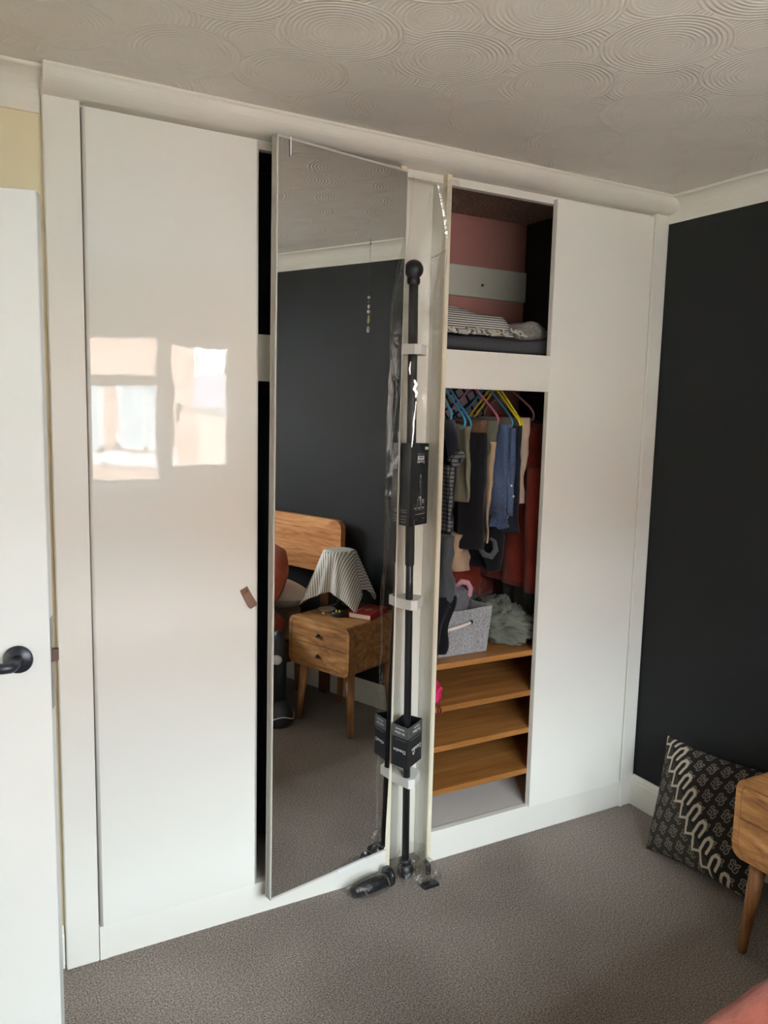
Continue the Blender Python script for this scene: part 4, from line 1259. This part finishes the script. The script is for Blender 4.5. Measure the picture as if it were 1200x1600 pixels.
bkk = empty('red_book', (1.905, -0.925, T), 'thick red paperback book on the nightstand', 'book', rz=math.radians(-13))
M_PAGES = m_stripe('book_pages', rgb(226, 214, 190), rgb(200, 186, 160), 900, 0.4, 'z', 'Object')
B(-0.098, 0.098, -0.058, 0.060, 0.003, 0.025).build('pages', M_PAGES, bkk)
cvm = mat('red_cover', rgb(150, 26, 34), 0.35)
mb = MB(); mb.box(-0.10, 0.10, -0.062, 0.062, 0.025, 0.0275); mb.box(-0.10, 0.10, -0.062, 0.062, 0.0005, 0.003); mb.box(-0.10, 0.10, 0.060, 0.062, 0.003, 0.025)
cv = mb.build('cover', cvm, bkk)
MB().extrude([(0.035 * (1 if k % 2 else 0.5) * math.cos(k * PI / 5), 0.026 * (1 if k % 2 else 0.5) * math.sin(k * PI / 5)) for k in range(10)], 'z', 0.0275, 0.0279).build('cover_emblem', mat('gold_print', rgb(206, 160, 90), 0.4), cv)
for y in (-0.042, -0.036, 0.045):
    B(-0.06, 0.06, y - 0.0012, y + 0.0012, 0.0275, 0.0278).build('cover_print', mat('cream_print', rgb(206, 190, 180), 0.5), cv)

dish = MB().lathe([(0.0, 0.0), (0.03, 0.0), (0.045, 0.014), (0.047, 0.015), (0.044, 0.0155), (0.029, 0.004), (0.0, 0.004)], (1.80, -1.115, T), n=28).build('white_dish', mat('white_ceramic', rgb(220, 214, 206), 0.25))
tag(dish, 'shallow white dish under the draped lamp', 'dish')
tray = MB().lathe([(0.0, 0.0), (0.030, 0.0), (0.036, 0.012), (0.034, 0.022), (0.028, 0.024), (0.026, 0.010), (0.0, 0.008)], (1.775, -1.015, T), n=24).build('black_bowl', M_BLACKMETAL)
tag(tray, 'small black bowl holding two yellow earplugs', 'bowl')
YP = mat('yellow_foam', rgb(214, 206, 96), 0.8); OP = mat('orange_foam', rgb(206, 150, 84), 0.8)
for k, (x, y, z, m, lb) in enumerate(((1.770, -1.022, T + 0.013, YP, 'yellow foam earplug in the black bowl, nearer the lamp'), (1.778, -1.008, T + 0.013, YP, 'yellow foam earplug in the black bowl, nearer the book'), (1.742, -1.075, T + 0.0005, OP, 'orange foam earplug lying on the nightstand top'))):
    if k < 2:
        pr = [(0.0, 0.0), (0.005, 0.001), (0.0055, 0.008), (0.0045, 0.015), (0.002, 0.018), (0.0, 0.0185)]
        o = MB().lathe(pr, (x, y, z), n=12).build('earplug', m)
    else:
        pr = [(0.0, 0.0), (0.005, 0.001), (0.0055, 0.010), (0.004, 0.022), (0.0, 0.024)]
        o = MB().lathe(pr, (x, y, z + 0.0055), (0.2, -1, 0), n=12).build('earplug', m)
    tag(o, lb, 'earplug', 'foam earplugs on the nightstand')

# ------------------------------------------------------------------ bed
bed = empty('double_bed', (1.2, -2.0, 0.0), 'double bed with a rounded wooden headboard against the charcoal wall', 'bed')
hb = rrect(-2.72, -1.215, 0.70, 0.995, 0.045)
adopt(MB().extrude(hb, 'x', 2.005, 2.04).build('headboard', M_HEADB), bed)
for y in (-1.36, -2.58):
    adopt(B(2.04, 2.075, y - 0.03, y + 0.03, 0.0, 0.90, bevel=0.003).build('headboard_post', M_WALNUT), bed)
for y in (-1.46, -2.62):
    adopt(B(0.10, 2.04, y - 0.015, y + 0.015, 0.20, 0.32, bevel=0.004).build('side_rail', M_WALNUT), bed)
adopt(B(0.08, 0.11, -2.635, -1.445, 0.20, 0.34, bevel=0.004).build('foot_rail', M_WALNUT), bed)
for x in (0.14, 1.98):
    for y in (-1.49, -2.59):
        adopt(MB().tube([(x, y, 0.20), (x, y, 0.0)], [0.026, 0.018], 14).build('leg', M_WALNUT), bed)
mt = B(0.12, 2.0, -2.61, -1.47, 0.30, 0.50, bevel=0.03).build('mattress', mat('white_mattress', rgb(222, 216, 208), 0.9)); tag(mt, 'white mattress on the double bed', 'mattress')

TERRA = m_fabric('terracotta_linen', rgb(160, 82, 60), rgb(134, 60, 43), weave=350, var=14)
def edge_y(x): return -1.276 - 0.115 * (1.7 - x) / 0.9
R_, Cc = 70, 64
P = np.zeros((R_, Cc, 3))
for i in range(R_):
    x = 0.06 + (1.66 - 0.06) * i / (R_ - 1)
    ye = edge_y(x)
    for j in range(Cc):
        q = j / (Cc - 1)
        puff = 0.020 * noise.noise(Vector((x * 3, q * 6, 0))) + 0.012 * noise.noise(Vector((x * 8, q * 14, 5)))
        if q < 0.62:
            y = -2.66 + (ye - 0.05 + 2.66) * q / 0.62; z = 0.530 + puff + 0.02
            rr = max(0, (q - 0.54) / 0.08); z -= 0.018 * rr * rr
        else:
            s = (q - 0.62) / 0.38
            a = min(1.0, s / 0.25) * PI / 2
            y = ye - 0.05 + 0.05 * math.sin(a) + 0.014 * math.sin(x * 15 + 2) * s + puff * 0.5 - 0.01 * s
            z = 0.532 - 0.05 * (1 - math.cos(a)) - max(0, s - 0.25) * 0.30 + puff * (1 - s)
        P[i, j] = (x, y, z)
du = grid_obj('terracotta_duvet', P, TERRA); tag(du, 'terracotta linen duvet spread over the bed', 'duvet')
sm = du.modifiers.new('thick', 'SOLIDIFY'); sm.thickness = 0.02; sm.offset = 0


def pillow(name, m, c, half, label, rx=0.0, ry=0.0, seed=0, ear=0.06):
    k = 30
    a = np.linspace(-1, 1, k)
    A_, B_ = np.meshgrid(a, a)
    out = []
    for sg in (1, -1):
        th = np.clip((1 - np.abs(A_) ** 3) * (1 - np.abs(B_) ** 3), 0, 1) ** 0.5
        X = half[0] * A_ * np.sqrt(1 - 0.36 * B_ ** 2); Y = half[1] * B_ * np.sqrt(1 - 0.36 * A_ ** 2); Z = sg * half[2] * th
        for i in range(k):
            for j in range(k):
                Z[i, j] += 0.010 * noise.noise(Vector((A_[i, j] * 2, B_[i, j] * 2, seed))) * th[i, j]
        out.append(np.stack([X, Y, Z], -1))
    mb = MB()
    for sg, Pp in enumerate(out):
        fs = []
        for i in range(k - 1):
            for j in range(k - 1):
                q = (i * k + j, i * k + j + 1, (i + 1) * k + j + 1, (i + 1) * k + j)
                fs.append(q if sg == 0 else q[::-1])
        mb.add(Pp.reshape(-1, 3).tolist(), fs, True)
    o = mb.build(name, m, fix=False)
    o.location = c; o.rotation_euler = (rx, ry, 0)
    return tag(o, label, 'pillow')
pillow('white_pillow', mat('white_cotton', rgb(224, 216, 208), 0.9), (1.855, -1.69, 0.575), (0.145, 0.36, 0.072), 'white pillow lying flat against the headboard', seed=3)
pillow('terracotta_pillow', TERRA, (1.645, -1.655, 0.700), (0.22, 0.385, 0.085), 'terracotta pillow propped up in front of the white one', ry=math.radians(-62), seed=6)

# ------------------------------------------------------------------ upright appliance beside the bed
ap = empty('upright_appliance', (1.575, -1.27, 0.0), 'tall black upright appliance with a white badge standing beside the bed', 'appliance')
cx_, cy_ = 1.572, -1.226
AP = mat('black_plastic', rgb(26, 28, 34), 0.45)
adopt(MB().lathe([(0.0, 0.0), (0.075, 0.0), (0.082, 0.02), (0.078, 0.06), (0.062, 0.10), (0.045, 0.13), (0.0, 0.13)], (cx_, cy_, 0.002), n=28).build('base', AP), ap)
adopt(MB().lathe([(0.043, 0.10), (0.041, 0.25), (0.039, 0.40), (0.032, 0.46), (0.018, 0.482), (0.0, 0.486)], (cx_, cy_, 0.0), n=24).build('body', AP), ap)
adopt(MB().tube([(cx_ + 0.083 * math.cos(a), cy_ + 0.083 * math.sin(a), 0.050 + 0.012 * math.cos(3 * a)) for a in np.linspace(0.2, 2 * PI, 30)], 0.0025, 6).build('grey_trim', M_PRINT), ap)
bdir = Vector((-0.85, 0.53, 0)).normalized()
bc = Vector((cx_, cy_, 0.345)) + bdir * 0.036
adopt(MB().lathe([(0.0, 0.010), (0.018, 0.009), (0.026, 0.004), (0.026, -0.01), (0.0, -0.01)], bc, bdir, 16).build('white_badge', M_PRINT), ap)

# ------------------------------------------------------------------ sun catcher hung from the ceiling
sx, sy = 1.975, -1.042
su = empty('sun_catcher', (sx, sy, H), 'glass bead sun catcher hanging from the ceiling before the charcoal wall', 'sun catcher')
adopt(MB().tube([(sx, sy, H - 0.002), (sx, sy, 1.995)], 0.0007, 6).build('thread', mat('thread', rgb(70, 62, 56), 0.7)), su)
adopt(MB().tube([(sx, sy, H), (sx, sy, H - 0.012), (sx + 0.006, sy, H - 0.02), (sx, sy, H - 0.028), (sx - 0.005, sy, H - 0.022)], 0.0016, 8).build('ceiling_hook', M_STEEL), su)
GB = mat('clear_bead', rgb(210, 214, 216), 0.08, spec=0.8); GA = mat('amber_bead', rgb(120, 112, 70), 0.15, spec=0.8)
for z, r, m in ((2.140, 0.0075, GB), (2.120, 0.006, GA), (2.072, 0.0085, GB)):
    adopt(MB().sphere((sx, sy, z), r, 14, 10).build('bead', m), su)
def torus(c, R, r, m, name, ax=(1, 0.6, 0)):
    ax = Vector(ax).normalized(); a = ax.orthogonal().normalized(); b = ax.cross(a); c = Vector(c)
    pts = [c + (a * math.cos(q) + b * math.sin(q)) * R for q in np.linspace(0, 2 * PI, 25)]
    return adopt(MB().tube(pts, r, 8).build(name, m), su)
torus((sx, sy, 2.096), 0.0075, 0.0028, mat('cream_ring', rgb(216, 206, 180), 0.3), 'ring')
adopt(MB().lathe([(0.0, -0.002), (0.023, -0.002), (0.024, 0), (0.023, 0.002), (0.0, 0.002)], (sx, sy, 2.034), (1, 0.6, 0), 24).build('amber_disc', GA), su)
torus((sx, sy, 1.985), 0.0135, 0.003, GB, 'glass_ring')

# ------------------------------------------------------------------ street outside the window
M_BRICK = mat('red_brick', rgb(176, 112, 96), 0.85)
t = NT(M_BRICK); co = t.mapping(t.coord(), rot=(PI / 2, 0, 0))
bt_ = t.n('ShaderNodeTexBrick'); t.l(co, bt_.inputs['Vector']); bt_.inputs['Scale'].default_value = 4.4
bt_.inputs['Color1'].default_value = rgb(196, 158, 136); bt_.inputs['Color2'].default_value = rgb(168, 126, 110); bt_.inputs['Mortar'].default_value = rgb(206, 196, 184)
t.color(bt_.outputs['Color'])
M_TILE = m_paint('roof_tile', rgb(120, 84, 74), 0.8)
M_TARMAC = m_paint('pale_paving', rgb(190, 188, 181), 0.9)
M_HEDGE = m_fabric('hedge_green', rgb(110, 124, 78))
M_HGLASS = mat('house_window_glass', rgb(176, 184, 190), 0.15)
structure(B(-40, 40, -60, YB - 0.2, -3.1, -3.0).build('ground', M_TARMAC), 'grey street outside the window')
hs = empty('brick_house', (-1.0, -14.5, -3.0), 'red brick house with white framed windows across the street', 'house')
HY = -14.0
mb = B(-2.6, 4.25, HY - 7.0, HY, -3.0, 3.4)
hw = adopt(mb.build('house_wall', M_BRICK), hs)
adopt(MB().extrude([(HY + 0.35, 3.35), (HY - 3.5, 5.6), (HY - 7.35, 3.35)], 'x', -2.9, 4.5).build('house_roof', M_TILE), hs)
adopt(B(-2.8, 4.4, HY, HY + 0.30, 3.2, 3.42).build('gutter_board', M_PVC), hs)
def hwin(x0, x1, z0, z1, mull=1):
    fr_ = MB(); d0, d1 = HY - 0.02, HY + 0.10
    b = 0.09
    fr_.box(x0, x1, d0, d1, z0, z0 + b); fr_.box(x0, x1, d0, d1, z1 - b, z1); fr_.box(x0, x0 + b, d0, d1, z0, z1); fr_.box(x1 - b, x1, d0, d1, z0, z1)
    for k in range(mull):
        xm = x0 + (x1 - x0) * (k + 1) / (mull + 1); fr_.box(xm - b / 2, xm + b / 2, d0, d1, z0, z1)
    w_ = adopt(fr_.build('window', M_PVC), hs)
    p_ = B(x0 + b, x1 - b, HY, HY + 0.03, z0 + b, z1 - b).build('window_pane', M_HGLASS); p_.parent = w_; p_.matrix_parent_inverse = parent_inv(w_)
hwin(2.70, 3.62, 0.72, 2.02); hwin(-0.6, 2.42, 0.72, 2.02, 3);
hwin(2.4, 3.8, -2.2, -0.9); hwin(-1.0, 1.9, -2.2, -0.6, 2)
for z0_, z1_ in ((0.42, 0.66), (0.0, 0.16), (-0.38, -0.16)):
    adopt(B(-2.6, 3.85, HY, HY + 0.16, z0_, z1_).build('white_band', M_PVC), hs)
hs3 = empty('added_pale_house', (-7.5, -14.5, -3.0), 'unseen pale house added to bounce daylight onto the right wardrobe door', 'house')  # added out of view, kept pale to brighten the right-hand door
adopt(B(-13.0, -5.2, HY - 7.0, HY, -3.0, 3.4).build('house_wall', m_paint('pale_bounce_render', rgb(240, 238, 231), 0.8)), hs3)
adopt(MB().extrude([(HY + 0.35, 3.35), (HY - 3.5, 5.6), (HY - 7.35, 3.35)], 'x', -13.3, -5.0).build('house_roof', M_TILE), hs3)
for x_ in (-11.0, -7.6):
    for z_ in (-2.2, 0.7):
        w_ = adopt(B(x_, x_ + 1.3, HY, HY + 0.08, z_, z_ + 1.3).build('window', M_PVC), hs3)
        p_ = B(x_ + 0.1, x_ + 1.2, HY + 0.06, HY + 0.10, z_ + 0.1, z_ + 1.2).build('window_pane', M_HGLASS); p_.parent = w_; p_.matrix_parent_inverse = parent_inv(w_)
hs2 = empty('far_house', (9, -30, -3.0), 'distant pale rendered house beyond the brick house', 'house')
adopt(B(5.5, 14, -36, -30, -3.0, 1.6).build('house_wall', m_paint('pale_render', rgb(214, 204, 190), 0.8)), hs2)
adopt(MB().extrude([(-29.7, 1.5), (-33, 3.0), (-36.3, 1.5)], 'x', 5.2, 14.3).build('house_roof', m_paint('slate_roof', rgb(150, 146, 156), 0.8)), hs2)
heap('street_bush', M_HEDGE, (5.4, -12.2, -1.3), (0.9, 0.9, 1.7), 3.0, 'rounded green bush beside the brick house', 'bush', fold=0.25)

#MORE
